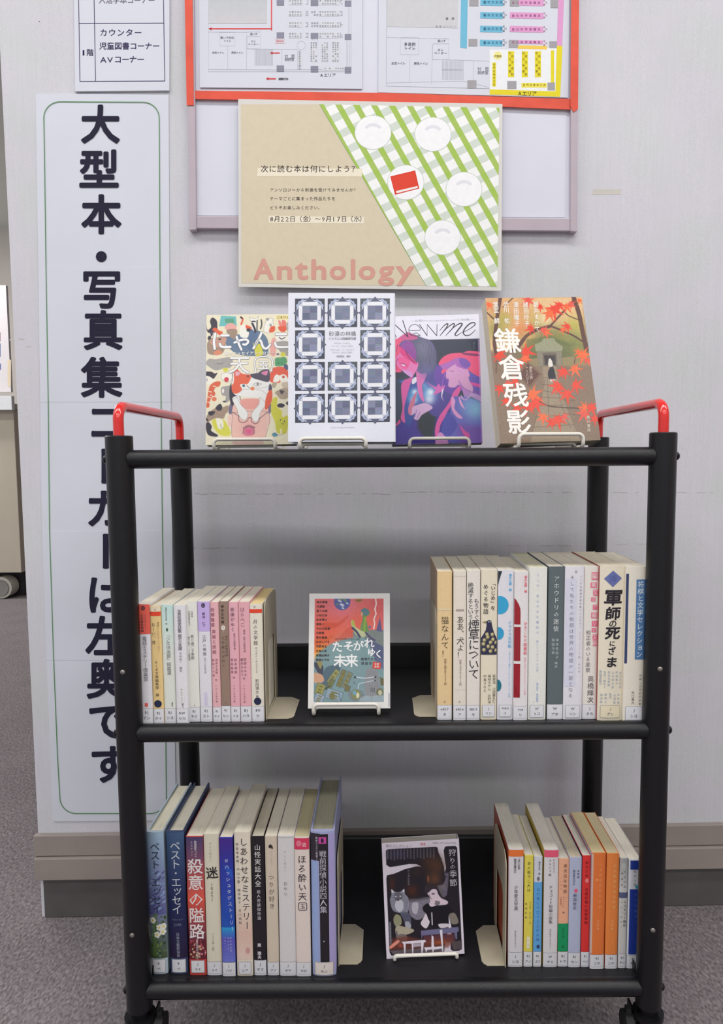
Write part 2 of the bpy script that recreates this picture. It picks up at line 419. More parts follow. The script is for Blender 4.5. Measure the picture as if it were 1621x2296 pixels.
    def build(s, name, m, parent, fn, margin=(0, 0, 1, 1)):
        nx, ny = s.nx, s.ny
        u = np.linspace(0, 1, nx); v = np.linspace(0, 1, ny)
        o0 = np.array(fn(0, 0, .00015)); ex = np.array(fn(1, 0, .00015)) - o0; ey = np.array(fn(0, 1, .00015)) - o0
        U, V = np.meshgrid(u, v); co = o0 + U[..., None] * ex + V[..., None] * ey
        idx = np.arange(nx * ny).reshape(ny, nx)
        q = np.stack([idx[:-1, :-1], idx[1:, :-1], idx[1:, 1:], idx[:-1, 1:]], -1).reshape(-1, 4)
        me = bpy.data.meshes.new(name); me.vertices.add(nx * ny); me.vertices.foreach_set('co', co.astype(np.float32).ravel())
        me.loops.add(q.size); me.loops.foreach_set('vertex_index', q.astype(np.int32).ravel())
        me.polygons.add(len(q)); me.polygons.foreach_set('loop_start', np.arange(0, q.size, 4, dtype=np.int32))
        me.materials.append(m); me.update()
        c = np.clip(s.a, 0, 255) / 255.0; c = np.where(c <= .04045, c / 12.92, ((c + .055) / 1.055) ** 2.4)
        at = me.color_attributes.new('Col', 'FLOAT_COLOR', 'POINT'); b = np.ones((ny, nx, 4), np.float32); b[..., :3] = c
        at.data.foreach_set('color', b.ravel())
        o = bpy.data.objects.new(name, me); COL.objects.link(o); o.parent = parent
        return o
def smooth_pts(pts, closed=True, n=5):
    k = len(pts); out = []
    R = range(k) if closed else range(k - 1)
    for i in R:
        if closed: p0, p1, p2, p3 = pts[i - 1], pts[i], pts[(i + 1) % k], pts[(i + 2) % k]
        else: p0, p1, p2, p3 = pts[max(i - 1, 0)], pts[i], pts[i + 1], pts[min(i + 2, k - 1)]
        for j in range(n):
            t = j / n; out.append(tuple(.5 * (2 * b + (c - a) * t + (2 * a - 5 * b + 4 * c - d) * t * t + (3 * b - a - 3 * c + d) * t ** 3) for a, b, c, d in zip(p0, p1, p2, p3)))
    if not closed: out.append(tuple(pts[-1]))
    return out

# ------------------------------------------------------------------ the room
def struct(o, label=None):
    o['kind'] = 'structure'
    if label: o['label'] = label
    return o
def wx(x, off=0.0): return WALL_Y - off + WALL_SKEW * x
WL = -0.600   # free left end of the wall
b = MB()
pts = [(WL, wx(WL)), (2.6, wx(2.6)), (2.6, wx(2.6) + .13), (WL, wx(WL) + .13)]
b.prism(pts, 0, CEIL_Z, lambda p, d: (p[0], p[1], d))
struct(b.build('wall_back', M_WALL), 'pale grey woven-vinyl wall behind the book trolley')
mb = MB(); mb.box(-4.2, 3.2, -5, 4.6, -0.05, 0)
struct(mb.build('floor', M_CARPET), 'grey loop-pile carpet')
mb = MB(); mb.box(-4.2, 3.2, -5, 4.6, CEIL_Z, CEIL_Z + .06)
struct(mb.build('ceiling', mat('white_ceiling_board', (226, 226, 222), rough=.9, noise=.05, nscale=60, bump=.3, bscale=90)), 'white ceiling')
M_FARWALL = mat('warm_white_partition', (222, 214, 208), rough=.8, noise=.04, nscale=6, bump=.1, bscale=200)
mb = MB(); mb.box(-4.2, 3.2, 4.5, 4.6, 0, CEIL_Z); struct(mb.build('wall_far', M_FARWALL), 'warm white wall far beyond the passage')
mb = MB(); mb.box(3.1, 3.2, -5, 4.5, 0, CEIL_Z); struct(mb.build('wall_right', M_FARWALL))
# baseboards: two grey vinyl mouldings above a recessed dark plinth
M_BB = mat('grey_baseboard_vinyl', (150, 140, 134), rough=.6, noise=.06, nscale=14, bump=.2, bscale=300)
M_KICK = mat('dark_grey_plinth', (90, 86, 86), rough=.7, noise=.14, nscale=22, bump=.2, bscale=300)
def board(name, z0, z1, off, xl, m, label):
    b = MB(); b.prism([(xl, wx(xl, off)), (2.6, wx(2.6, off)), (2.6, wx(2.6) - .0005), (xl, wx(xl) - .0005)], z0, z1, lambda p, d: (p[0], p[1], d))
    return struct(b.build(name, m, bevel=.0015), label)
def zw(v, u=1550, off=0.0): return on_wall(u, v, off).z
zt = zw(1852, off=.012); z1_ = zw(1899, off=.012); z2_ = zw(1950, off=.016)
board('baseboard_back', z1_ + .001, zt, .010, WL - .004, M_BB, 'upper grey moulding of the skirting')
board('baseboard_back_lower', z2_, z1_, .016, WL - .002, M_BB, 'lower grey moulding of the skirting').name = 'trim_1'
board('trim_2', 0, z2_, .004, WL + .006, M_KICK, 'dark grey plinth of the skirting')
# beyond the wall end: pale cabinet with papers, roll under it
def flat(name, mb, m, **k): return mb.build(name, m, **k)
def far(u, v, y=3.0): return on_y(u, v, y)
cab = empty('reading_counter', (far(5, 1000).x, 3.0, 0), 'beige panel-fronted counter seen beyond the left end of the wall', 'counter')
x1 = far(48, 1280).x; ztop = far(20, 905).z; zb = far(20, 1284).z; L0 = cab.location
M_BEIGE = mat('beige_counter_panel', (196, 186, 168), rough=.55, noise=.04, nscale=10)
mb = MB()
mb.box(-1.6, x1 - L0.x, 0, .7, zb, ztop - .03); mb.build('front_panel', M_BEIGE, cab, bevel=.003)
mb = MB(); mb.box(-1.62, x1 - L0.x + .01, -.03, .72, ztop - .03, ztop); mb.build('countertop', mat('grey_green_top', (178, 180, 168), rough=.4, noise=.04), cab, bevel=.003)
mb = MB(); mb.box(-1.5, x1 - L0.x - .05, .12, .6, 0, zb); mb.build('plinth', mat('dark_plinth', (52, 48, 52), rough=.7, noise=.1), cab)
mb = MB(); c0 = far(2, 1322, 3.02)
mb.tube([(c0.x, 3.02, .062), (c0.x, 3.04, .062), (c0.x, 3.10, .062)], .06, 32)
ro = mb.build('roll_end', mat('white_plastic_tube', (205, 202, 190), rough=.5, noise=.05), smooth=True)
ro.name = 'plastic_wheel'; tag(ro, 'white plastic wheel on the carpet under the beige counter at the left edge', 'wheel')
mb = MB(); mb.tube([(c0.x, 3.012, .062), (c0.x, 3.019, .062)], .045, 28); mb.build('hub', mat('grey_hub', (140, 136, 132), rough=.5, noise=.05), ro)
# white leaflet box and notice on the counter
def card(name, u0, v0, u1, v1, y, th, color, label, cat):
    a = far(u0, v0, y); c = far(u1, v1, y); mb = MB(); mb.box(a.x, c.x, y, y + th, c.z, a.z)
    o = mb.build(name, mat(name + '_paper', color, rough=.6, noise=.03), bevel=.001); return tag(o, label, cat)
lb = card('leaflet_box', -60, 888, 27, 919, 2.95, .03, (236, 238, 240), 'white leaflet holder hooked on the counter edge at the far left', 'holder')
nb = card('notice_board', -80, 640, 25, 879, 3.02, .02, (228, 222, 224), 'white notice board standing on the counter at the far left', 'board')
p = Print(lambda x, y, l: tuple(far(x, y, 3.0195 - l)), 1)
p.rect(-9, 745, .6, 765, (140, 96, 92)); p.rect(-9, 770, 1.2, 800, (120, 136, 178)); p.rect(-9, 815, 2, 829, (122, 130, 178)); p.rfill(17, 806, 24.5, 868, 3, (230, 214, 186))
p.build('printed_notice', M_MATTE, nb)

ROWN = ['row nearest the wall'] * 3 + ['middle row'] * 3 + ['row farthest behind the viewer'] * 3 + ['over the passage beyond the wall end', 'over the passage before the wall end', 'far end of the passage']
COLN = ['left', 'centre', 'right'] * 3 + ['left', 'left', 'left']
# ceiling light panels (outside the frame, they light the scene)
for i, (x, y) in enumerate(LAMPS):
    e = empty('ceiling_light', (x, y, CEIL_Z), 'white ceiling light panel, %s, %s' % (ROWN[i], COLN[i]), 'ceiling light', 'ceiling lights')
    mb = MB(); mb.box(-.61, .61, -.16, .16, -.012, -.0005); mb.build('housing', mat('lamp_housing', (230, 230, 228), rough=.5) if i == 0 else bpy.data.materials['lamp_housing'], e)
    mb = MB(); mb.box(-.58, .58, -.13, .13, -.016, -.0125)
    if i == 0: M_LAMP = mat('lit_diffuser', (240, 240, 240), rough=.6, emit=((1, .98, .95), 0.8))
    mb.build('diffuser', M_LAMP, e)
    la = bpy.data.lights.new('ceiling_lamp', 'AREA'); la.shape = 'RECTANGLE'; la.size = 1.16; la.size_y = .26; la.energy = LAMP_POWER[i]; la.color = (1, .985, .975)
    lo = bpy.data.objects.new('ceiling_lamp', la); COL.objects.link(lo); lo.location = (x, y, CEIL_Z - .03)

# ------------------------------------------------------------------ scuffs and marks on the wall
def wmap(ox, oy, s, off):
    return lambda x, y, l: tuple(on_wall(ox + x / s, oy + y / s, off + l))
p = Print(wmap(0, 0, 1, 0)); rnd = random.Random(4)
def scuff(x0, x1, y, c, w=1.6):
    x = x0
    while x < x1:
        d = rnd.uniform(6, 34); p.line([(x, y + rnd.uniform(-1, 1)), (min(x + d, x1), y + rnd.uniform(-1, 1))], w * rnd.uniform(.5, 1), c); x += d + rnd.uniform(0, 26)
scuff(436, 900, 1107, (190, 187, 193)); scuff(900, 1300, 1103, (190, 187, 193)); scuff(1375, 1600, 1104, (190, 187, 190), 1.2)
scuff(432, 560, 1229, (186, 183, 188)); scuff(1040, 1290, 1223, (192, 190, 194)); scuff(1380, 1500, 1220, (196, 193, 196), 1)
p.ell(88, 48, 1.1, 1.1, (40, 36, 36)); p.ell(64, 777, 6, 2, (198, 196, 196)); p.ell(27, 762, 6, 2.4, (194, 192, 190)); p.ell(48, 760, 7, 2, (196, 194, 192))
p.poly([(1330, 424), (1392, 424), (1392, 436), (1328, 436)], (204, 200, 192))
so = p.build('scuff_mark', M_MATTE, None); so.parent = bpy.data.objects['wall_back']

# ------------------------------------------------------------------ things on the wall
def wall_thing(name, u, v, label, cat, group=None): return empty(name, on_wall(u, v, 0), label, cat, group)
def wall_slab(name, quad, off0, off1, m, parent, bevel=0, color=None):
    L0 = parent.location if parent else Vector((0, 0, 0))
    V = [tuple(on_wall(u, v, o) - L0) for o in (off1, off0) for u, v in quad]   # front first
    # rear face: same outline pushed straight back, so that the slab has square edges
    n = Vector((-WALL_SKEW, 1, 0)).normalized()
    front = [on_wall(u, v, off1) - L0 for u, v in quad]; rear = [f + n * (off1 - off0) for f in front]
    V = [tuple(q) for q in front + rear]; k = len(quad)
    F = [tuple(range(k)), tuple(range(2 * k - 1, k - 1, -1))] + [(i, k + i, k + (i + 1) % k, (i + 1) % k) for i in range(k)]
    o = mesh(name, V, F, m, parent, color=color)
    if bevel:
        bv = o.modifiers.new('bevel', 'BEVEL'); bv.width = bevel; bv.segments = 2
    return o
def wall_print(parent, ox, oy, s, off, seg=1):
    L0 = parent.location
    return Print(lambda x, y, l: tuple(on_wall(ox + x / s, oy + y / s, off + l) - L0), seg)
INK = (46, 42, 58)
# floor guide plate
g = wall_thing('floor_guide_sign', 275, 100, 'white floor guide sheet with ruled table above the tall banner', 'sign')
wall_slab('sheet', [(165, -30), (380, -30), (379.5, 203), (168, 205)], .0005, .004, M_PAPER, g, .0005)
p = wall_print(g, 0, 0, 3.002, .004)
for a in ([(528, -60), (538, 548)], [(632, -60), (643, 548)], [(1099, -60), (1109, 545)], [(529, 158), (1103, 155)], [(538, 548), (1110, 545)]): p.line(a, 4.5, (70, 60, 98))
p.htext('カウンター', 668, 220, 54, (62, 54, 92), .012, 958); p.htext('児童図書コーナー', 668, 310, 52, (62, 54, 92), .012, 1076)
p.htext('コーナー', 768, 400, 54, (62, 54, 92), .012, 972); p.htext('AV', 672, 402, 52, (62, 54, 92), .01, 762)
p.htext('1', 552, 354, 50, (50, 44, 80), .012, 572); p.htext('階', 580, 354, 50, (50, 44, 80), .012, 632)
p.htext('大活字本コーナー', 664, 2, 48, (110, 104, 122), .01, 1044)
p.build('lettering', M_MATTE, g)
# tall banner in six joined sheets
g = wall_thing('tall_banner', 235, 1000, 'tall white paper banner with big black vertical Japanese lettering and a green rounded border', 'banner')
seams = [(211, 80, 378), (598, 85.5, 380), (901, 89.5, 384.5), (1189, 94, 385.5), (1478, 105, 389), (1840, 119, 395)]
tops = [(80, 210, 378, 212)]
rows = [(80, 210, 378, 212), (86, 599, 379.5, 599), (90, 900, 383, 900), (94, 1191, 385.5, 1190), (104, 1479, 389, 1478), (119, 1840, 395, 1838)]
for i in range(5):
    a, c = rows[i], rows[i + 1]
    q = [(a[0], a[1]), (a[2], a[3]), (c[2], c[3] + 1.5), (c[0], c[1] + 1.5)]
    wall_slab('banner_sheet', q, .0004 + .0004 * (i % 2), .0016 + .0003 * (i % 2), M_PAPER, g)
p = wall_print(g, 0, 0, 1, .0022)
def gx(y, side):
    T = ([(228, 98), (598, 103), (900, 108), (1190, 111), (1478, 120), (1826, 134)], [(230, 357), (598, 358.5), (900, 361), (1190, 364), (1478, 370), (1826, 373)])[side]
    for (y0, a), (y1, c) in zip(T, T[1:]):
        if y <= y1 or y1 == 1826: return a + (c - a) * (y - y0) / (y1 - y0)
GR = (92, 142, 92)
ys = [268, 350, 450, 598, 750, 900, 1050, 1190, 1300, 1478, 1600, 1700, 1790]
def corner(cx, cy, r, a0): return [(cx + r * math.cos(math.radians(a0 + 9 * k)), cy + r * math.sin(math.radians(a0 + 9 * k))) for k in range(11)]
path = corner(134, 264, 36, 180) + corner(321, 265, 36, 270) + [(gx(y, 1), y) for y in ys[1:]] + corner(337, 1788, 36, 0) + corner(170, 1788, 36, 90) + [(gx(y, 0), y) for y in reversed(ys[1:-1])]
p.line(path, 1.9, GR, closed=True); p.build('border_line', M_MATTE, g)
p = wall_print(g, 0, 0, 1, .0022)
BN = [('大', 225, 280, 90), ('型', 222, 381, 92), ('本', 227, 482, 92), ('・', 227, 577, 92), ('写', 228, 650, 92), ('真', 231, 742, 92), ('集', 228, 848, 94), ('コ', 238, 948, 90),
      ('ー', 232, 1045, 92), ('カ', 236, 1142, 92), ('ー', 235, 1236, 92), ('は', 238, 1335, 92), ('左', 238, 1428, 94), ('奥', 239, 1524, 92), ('で', 241, 1618, 92), ('す', 245, 1715, 92)]
for ch, x, y, s in BN:
    p.glyph(ch, x, y, s, (38, 36, 56), .028, math.pi / 2 if ch == 'ー' else 0, res=3)
p.build('lettering', M_MATTE, g)
# bulletin board
g = wall_thing('bulletin_board', 860, 380, 'wall-mounted white bulletin board with a mauve metal frame', 'bulletin board')
BO = .012
wall_slab('board_panel', [(420, -60), (1294, -60), (1293, 516), (426, 514)], .0005, .007, M_BOARD, g)
wall_slab('frame', [(417, -60), (434, -60), (440, 485), (440, 515.5), (424, 516.5)], .0005, BO + .002, M_FRAME, g, .0012)
wall_slab('frame', [(1281, -60), (1297, -60), (1294, 520), (1279, 519)], .0005, BO + .002, M_FRAME, g, .0012)
wall_slab('frame', [(440, 484), (1279.5, 489), (1279.5, 518), (440, 512)], .0005, BO, M_FRAME, g, .0012)
wall_slab('backing_paper', [(438, 225), (1270.5, 240), (1267, 487), (440, 483)], .0072, .0078, M_BOARD, g)
T = .0152
for q in ([(413, -60), (430.5, -60), (434, 205), (434, 236), (418.5, 236)], [(434, 203), (860, 208), (1290, 222), (1290, 246), (860, 228), (434, 222)], [(1281.5, -60), (1299, -60), (1296, 244), (1286, 251), (1279, 238)]):
    o = wall_slab('tape_strip', q, T - .001 if q[0][0] != 434 else .0120, T if q[0][0] != 434 else .0130, M_TAPE, g); o['label'] = 'red cloth tape'
# floor map sheets
GY = (140, 142, 158)
g = wall_thing('floor_map_sheet', 628, 100, 'black and white library floor plan sheet on the left of the board', 'map', 'floor plan sheets on the board')
wall_slab('sheet', [(446, -50), (812, -50), (812, 199), (448, 196)], .0081, .0092, M_PAPER, g)
p = wall_print(g, 400, 0, 3.524, .0092)
p.rect(237, -120, 697, 186, (200, 202, 206)); p.grad(237, -120, 697, 186, (188, 196, 202), (204, 203, 206), 14, 3)
p.rect(731, -120, 740, 240, (222, 88, 90)); p.rect(245, 222, 738, 232, (222, 88, 90)); p.poly([(236, 227), (262, 214), (262, 240)], (222, 88, 90))
TL = (176, 178, 186)
def box(x0, y0, x1, y1, w=2.2, c=TL): p.line([(x0, y0), (x1, y0), (x1, y1), (x0, y1)], w, c, closed=True)
box(237, -150, 1365, 566); p.line([(237, 548), (780, 552), (1365, 548)], 2, TL); p.line([(237, 252), (540, 254)], 1.6, TL)
box(326, 254, 446, 362, 1.6); p.line([(390, 362), (390, 548)], 1.6, TL); p.line([(537, 280), (537, 552)], 1.6, TL); box(543, 252, 648, 288, 1.6); box(543, 288, 648, 385, 1.6); p.line([(540, 386), (940, 390)], 1.6, TL)
p.line([(816, 390), (816, 520)], 1.6, TL); p.line([(940, 390), (940, 548)], 1.6, TL)
for k in range(16): p.rect(604 + k * 9.2, 390, 607 + k * 9.2, 518, TL)
for x, y, x2, y2 in ((776, 0, 835, 44), (1045, 0, 1105, 46), (1314, 4, 1366, 52), (776, 255, 835, 302), (1045, 260, 1105, 306), (1314, 268, 1366, 314), (776, 517, 835, 568), (1045, 521, 1105, 573), (1314, 528, 1366, 580)): p.rect(x, y, x2, y2, GY)
rnd = random.Random(11)
def cells(x0, y0, x1, y1, nx, ny, c, base=None, l=2):
    if base: p.rect(x0, y0, x1, y1, base, l)
    for i in range(nx):
        for j in range(ny):
            if rnd.random() < .82:
                cx = x0 + (x1 - x0) * (i + .5) / nx; cy = y0 + (y1 - y0) * (j + .5) / ny; s = (x1 - x0) / nx * .62; h = min((y1 - y0) / ny * .72, s * 2)
                p.glyph(rnd.choice('書本文科学社会芸史産言庫雑'), cx, cy, min(s, h) * 1.25, c, .02, l=l + 1)
LT = (214, 216, 222)
for y in (-5, 84, 172, 256):
    cells(872, y, 976, y + 44, 5, 2, (166, 168, 178), LT); cells(1112, y, 1270, y + 44, 8, 2, (166, 168, 178), LT); cells(1004, y, 1028, y + 44, 2, 3, (156, 158, 170)); cells(1274, y, 1298, y + 44, 2, 3, (156, 158, 170)); cells(1046, y + (0 if y < 200 else 60), 1108, y + 44 + (0 if y < 200 else 0), 3, 2, (166, 168, 178))
for x in (1042, 1130, 1214): cells(x, 330, x + 54, 488, 3, 9, (156, 158, 170), LT)
cells(946, 400, 970, 548, 1, 8, (140, 142, 156), LT); cells(1136, 528, 1306, 554, 10, 1, (140, 142, 156), LT); p.rect(1330, 318, 1334, 520, TL); p.rect(1350, 318, 1352, 520, TL); p.rect(1345, 55, 1348, 262, TL)
p.line([(970 + 34 * math.cos(a * .4), 358 + 34 * math.sin(a * .4)) for a in range(16)], 1.6, TL, closed=True)
DK = (110, 110, 122)
p.htext('車いす対応', 330, 298, 22, DK, .01, 440); p.htext('トイレ', 358, 322, 20, DK, .01, 418); p.htext('長いす', 566, 270, 22, DK, .01, 624); p.htext('エレ', 572, 326, 20, DK, .01, 612); p.htext('ベーター', 548, 350, 20, DK, .01, 634)
p.htext('女性トイレ', 266, 416, 20, DK, .01, 362); p.htext('男性トイレ', 418, 416, 20, DK, .01, 512); p.htext('対　面', 840, 444, 30, (112, 112, 126), .0, 918); p.htext('朗読室', 840, 470, 28, (112, 112, 126), .0, 916)
p.htext('エリア', 1148, 594, 34, (70, 66, 72), .008, 1244); p.htext('A', 1118, 594, 34, (70, 66, 72), .006, 1144); p.htext('避難方向', 790, 624, 22, (90, 86, 92), .02, 868)
RD = (214, 84, 88); p.rect(700, 616, 770, 628, RD); p.poly([(690, 622), (712, 608), (712, 636)], RD); p.rect(734, 414, 800, 424, RD); p.poly([(722, 419), (744, 406), (744, 432)], RD)
p.line([(764, 308), (840, 308), (840, 342), (764, 342)], 2, (228, 150, 150), closed=True); p.htext('現在地', 772, 325, 20, (222, 110, 112), .01, 832); p.htext('AVコーナー', 548, 176, 20, (120, 122, 132), .01, 694)
p.build('printed_plan', M_MATTE, g)
g = wall_thing('floor_map_sheet', 1070, 100, 'floor plan sheet with blue, pink and yellow zones on the right of the board', 'map', 'floor plan sheets on the board')
wall_slab('sheet', [(849, -50), (1277, -50), (1274, 219), (848, 207)], .0081, .0094, M_PAPER, g)
p = wall_print(g, 840, 0, 3.524, .0094)
YE, BLU, PK = (228, 214, 52), (116, 186, 214), (222, 160, 204)
p.poly([(100, -150), (662, -150), (655, 222), (100, 210)], (204, 205, 208))
p.poly([(684, -150), (738, -150), (728, 382), (676, 376)], BLU); p.poly([(1455, -150), (1502, -150), (1482, 364), (1440, 360)], PK)
p.poly([(1440, 360), (1484, 364), (1466, 764), (908, 746), (910, 706), (1428, 722)], YE); p.poly([(908, 392), (1130, 392), (1130, 372), (1380, 378), (1384, 330), (1440, 335), (1438, 395), (1428, 722), (910, 706)], (236, 238, 240), 0)
def sk(x, y): return (x - (y - 300) * .012, y + (x - 700) * .022)
def q4(x0, y0, x1, y1, c, l=2): p.poly([sk(x0, y0), sk(x1, y0), sk(x1, y1), sk(x0, y1)], c, l)
for y in (-10, 92, 200, 310):
    q4(832, y, 1010, y + 50, BLU); q4(1066, y - 4, 1330, y + 44 - (20 if y > 300 else 0), PK)
    for i in range(5): p.glyph('書本文史芸'[i], 870 + i * 32, y + 28, 26, (74, 122, 150), .02, l=4)
    for i in range(7): p.glyph('産社科学言庫史'[i], 1095 + i * 34, y + 32 - (8 if y > 300 else 0), 22, (160, 96, 138), .02, l=4)
    for i in range(3): p.glyph('三川目'[i], 1020 + (i % 2) * 14, y + 8 + i * 18, 18, (96, 110, 130), .02, l=4); p.glyph('三川目'[i], 1340 + (i % 2) * 16, y + 14 + i * 16, 16, (190, 90, 150), .02, l=4)
q4(1130, 348, 1362, 376, (240, 204, 90), 3)
for x, y, x2, y2 in ((748, -12, 820, 48), (1068, -4, 1140, 50), (1390, 0, 1448, 62), (742, 308, 812, 365), (1060, 316, 1134, 374), (1380, 326, 1440, 380), (733, 634, 804, 698), (1048, 640, 1120, 704), (1366, 652, 1424, 714)): p.rect(x, y, x2, y2, (164, 162, 166), 5)
for x in (1054, 1162, 1266):
    p.rect(x, 405, x + 48, 610, YE, 3)
    for j in range(8): p.glyph('北向三文本史', x, 0, 0, YE) if False else p.glyph('北向三文本史言科'[j], x + 14 + (j % 2) * 20, 420 + j * 24, 22, (150, 140, 50), .02, l=6)
p.rect(930, 494, 958, 684, YE, 3); p.ell(972, 440, 34, 32, (240, 232, 150), 3); p.rect(1392, 398, 1418, 660, YE, 3); p.rect(1160, 655, 1360, 692, (238, 226, 90), 3)
for j in range(7): p.glyph('目門白言本三史'[j], 944, 510 + j * 26, 18, (160, 150, 60), .02, l=6); p.glyph('目門白言本三史'[j], 1180 + j * 27, 672, 20, (160, 150, 60), .02, l=6)
p.htext('大型本', 944, 444, 22, (130, 120, 60), .02, 1002, l=6)
p.line([(97, -100), (92, 680), (908, 700)], 2.4, (168, 168, 178)); p.line([(100, 296), (590, 308)], 1.4, TL)
def bx(x0, y0, x1, y1, w=1.6, c=TL): p.line([(x0, y0), (x1, y0), (x1, y1), (x0, y1)], w, c, closed=True)
bx(204, 296, 348, 432); p.line([(278, 432), (276, 662)], 1.6, TL); p.line([(455, 345), (450, 664)], 1.6, TL); bx(470, 306, 584, 345); bx(460, 345, 584, 470); p.line([(455, 468), (905, 482)], 1.6, TL); p.line([(782, 480), (780, 630)], 1.6, TL); p.line([(92, 655), (700, 640), (905, 690)], 1.6, TL)
for k in range(17): p.rect(534 + k * 10.2, 478, 537 + k * 10.2, 630, TL)
p.rect(534, 550, 700, 553, TL)
p.htext('多目的', 232, 350, 30, (96, 94, 106), .015, 324); p.htext('トイレ', 232, 382, 29, (96, 94, 106), .015, 324); p.htext('長いす', 496, 324, 24, DK, .01, 562); p.htext('エレ', 496, 394, 24, DK, .01, 544); p.htext('ベーター', 468, 420, 24, DK, .01, 574)
p.htext('女性トイレ', 132, 500, 24, DK, .01, 244); p.htext('男性トイレ', 310, 502, 24, DK, .01, 422); p.htext('対　面', 812, 545, 32, (120, 120, 130), .0, 902); p.htext('朗読室', 812, 575, 30, (120, 120, 130), .0, 900)
p.htext('書　庫', 560, 148, 24, (104, 100, 110), .015, 630); p.htext('エリア', 1166, 740, 42, (84, 78, 40), .014, 1280, l=6); p.htext('A', 1132, 738, 42, (84, 78, 40), .012, 1162, l=6)
p.htext('飲食コーナー', 476, 210, 18, (120, 120, 128), .01, 646)
p.build('printed_plan', M_MATTE, g)
# anthology poster
g = wall_thing('anthology_poster', 830, 440, 'large landscape poster with beige field, green gingham cloth, white plates and a red book', 'poster')
PO = .0165
PQ = [(534, 222), (1126.5, 233), (1124, 652), (535, 643)]
wall_slab('sheet', PQ, PO - .0006, PO, M_POSTER, g)
p = wall_print(g, 520, 210, 2.6145, PO)
BEI = (216, 205, 179)
def clipx(pts):   # clip the polygon to the printed area
    def clip(P, f):
        out = []
        for i in range(len(P)):
            a, c = P[i - 1], P[i]; fa, fc = f(a), f(c)
            if (fa >= 0) != (fc >= 0): t = fa / (fa - fc); out.append((a[0] + (c[0] - a[0]) * t, a[1] + (c[1] - a[1]) * t))
            if fc >= 0: out.append(c)
        return out
    ed = [(513, 62), (1568, 83), (1556, 1131), (1138, 1126)]
    for i in range(4):
        (ax, ay), (bx_, by) = ed[i], ed[(i + 1) % 4]
        pts = clip(pts, lambda q: (bx_ - ax) * (q[1] - ay) - (by - ay) * (q[0] - ax))
        if len(pts) < 3: return None
    return pts
p.poly([(52, 62), (513, 62), (1138, 1126), (600, 1122), (55, 1110)], BEI, 1)
p.poly([(513, 62), (1568, 83), (1556, 1131), (1138, 1126)], (244, 246, 244), 1)
for k in range(-2, 16):   # pale grey-green weft
    y = 130 + k * 112
    q = clipx([(500, y + 40), (1600, y - 510), (1600, y - 460), (500, y + 90)])
    if q: p.poly(q, (212, 221, 210), 2)
for k in range(-6, 12):
    x = 600 + k * 103.5
    q = clipx([(x, 55), (x + 38, 55), (x + 38 + 610, 1140), (x + 610, 1140)])
    if q: p.poly(q, (172, 198, 104), 3)
for k in range(-2, 16):   # crossings a touch darker
    y = 130 + k * 112
    for j in range(-6, 12):
        x = 600 + j * 103.5
        def X(t): return x + (t - 55) * .5622
        # corner points: solve weft lines y = y0 + 40(+90) - .5*(X-500)
        def cross(x0, c0): t = (c0 - .5 * (x0 - .5622 * 55 - 500)) / (1 + .5 * .5622); return (x0 + (t - 55) * .5622, t)
        q = clipx([cross(x, y + 40), cross(x + 38, y + 40), cross(x + 38, y + 90), cross(x, y + 90)])
        if q: p.poly(q, (166, 198, 92), 4)
p.line([(513, 62), (1138, 1126)], 2.2, (110, 150, 110), 5)
for x, y, rx, ry in ((827, 227, 108, 101), (1178, 238, 108, 101), (1019, 520, 108, 103), (1360, 560, 107, 102), (1235, 843, 106, 103)):
    p.ell(x, y, rx, ry, (196, 206, 196), 6, 40); p.ell(x, y, rx - 3, ry - 3, (246, 247, 248), 7, 40)
    if x != 1019:
        arc = [(x + (50 if k < 9 else 34) * math.cos(a) * 1.1, y - 10 + (44 if k < 9 else 26) * -math.sin(a)) for k, a in [(k, math.radians(25 + 130 * (k if k < 9 else 17 - k) / 8)) for k in range(18)]]
        p.poly(arc, (226, 228, 234), 8)
p.poly([(928, 485), (1074, 450), (1098, 556), (956, 593)], (214, 58, 44), 8); p.poly([(932, 489), (1071, 456), (1094, 553), (960, 588)], (226, 76, 58), 9); p.poly([(962, 571), (1088, 541), (1089, 553), (964, 584)], (240, 238, 234), 10)
p.poly([(150, 436), (762, 440), (762, 486), (148, 484)], (238, 230, 208), 6); p.poly([(216, 716), (776, 724), (774, 762), (214, 757)], (238, 230, 208), 6)
IK = (66, 58, 60)
p.htext('次に読む本は何にしよう？', 166, 441, 45, IK, .006, 746, l=8, res=2); p.htext('アンソロジーから刺激を受けてみませんか？', 220, 565, 24, IK, .004, 738, l=8); p.htext('テーマごとに集まった作品たちを', 220, 616, 24, IK, .004, 608, l=8); p.htext('どうぞお楽しみください。', 220, 669, 24, IK, .004, 530, l=8)
for t, a, c in (('8', 222, 244), ('月', 248, 282), ('2', 284, 308), ('2', 312, 336), ('日', 338, 372), ('（', 372, 412), ('金', 414, 452), ('）', 450, 486), ('～', 484, 524), ('9', 524, 548), ('月', 552, 584), ('1', 592, 600), ('7', 614, 638), ('日', 640, 674), ('（', 670, 712), ('水', 716, 748), ('）', 748, 786)):
    if ord(t) < 999: p.glyph(t, (a + c) / 2, 735, 40, IK, .008, l=8)
    else: p.glyph(t, (a + c) / 2, 735, 37, IK, .008, l=8)
SAL = (214, 160, 146)
for ch, a, c in (('A', 132, 240), ('n', 268, 348), ('t', 374, 442), ('h', 470, 548), ('o', 578, 664), ('l', 702, 718), ('o', 748, 836), ('g', 862, 946), ('y', 966, 1064)):
    v, f, (x0, x1) = glyph(ch, .03, 3); k = (c - a) / (x1 - x0)
    s_ = {'A': 168, 'l': 162, 'h': 162, 't': 166}.get(ch, 158)
    p.glyph(ch, (a + c) / 2, 1086 - .36 * s_, s_, SAL, .03, 0, k / s_, 1, 8, res=4)
p.build('printed_artwork', M_MATTE, g)

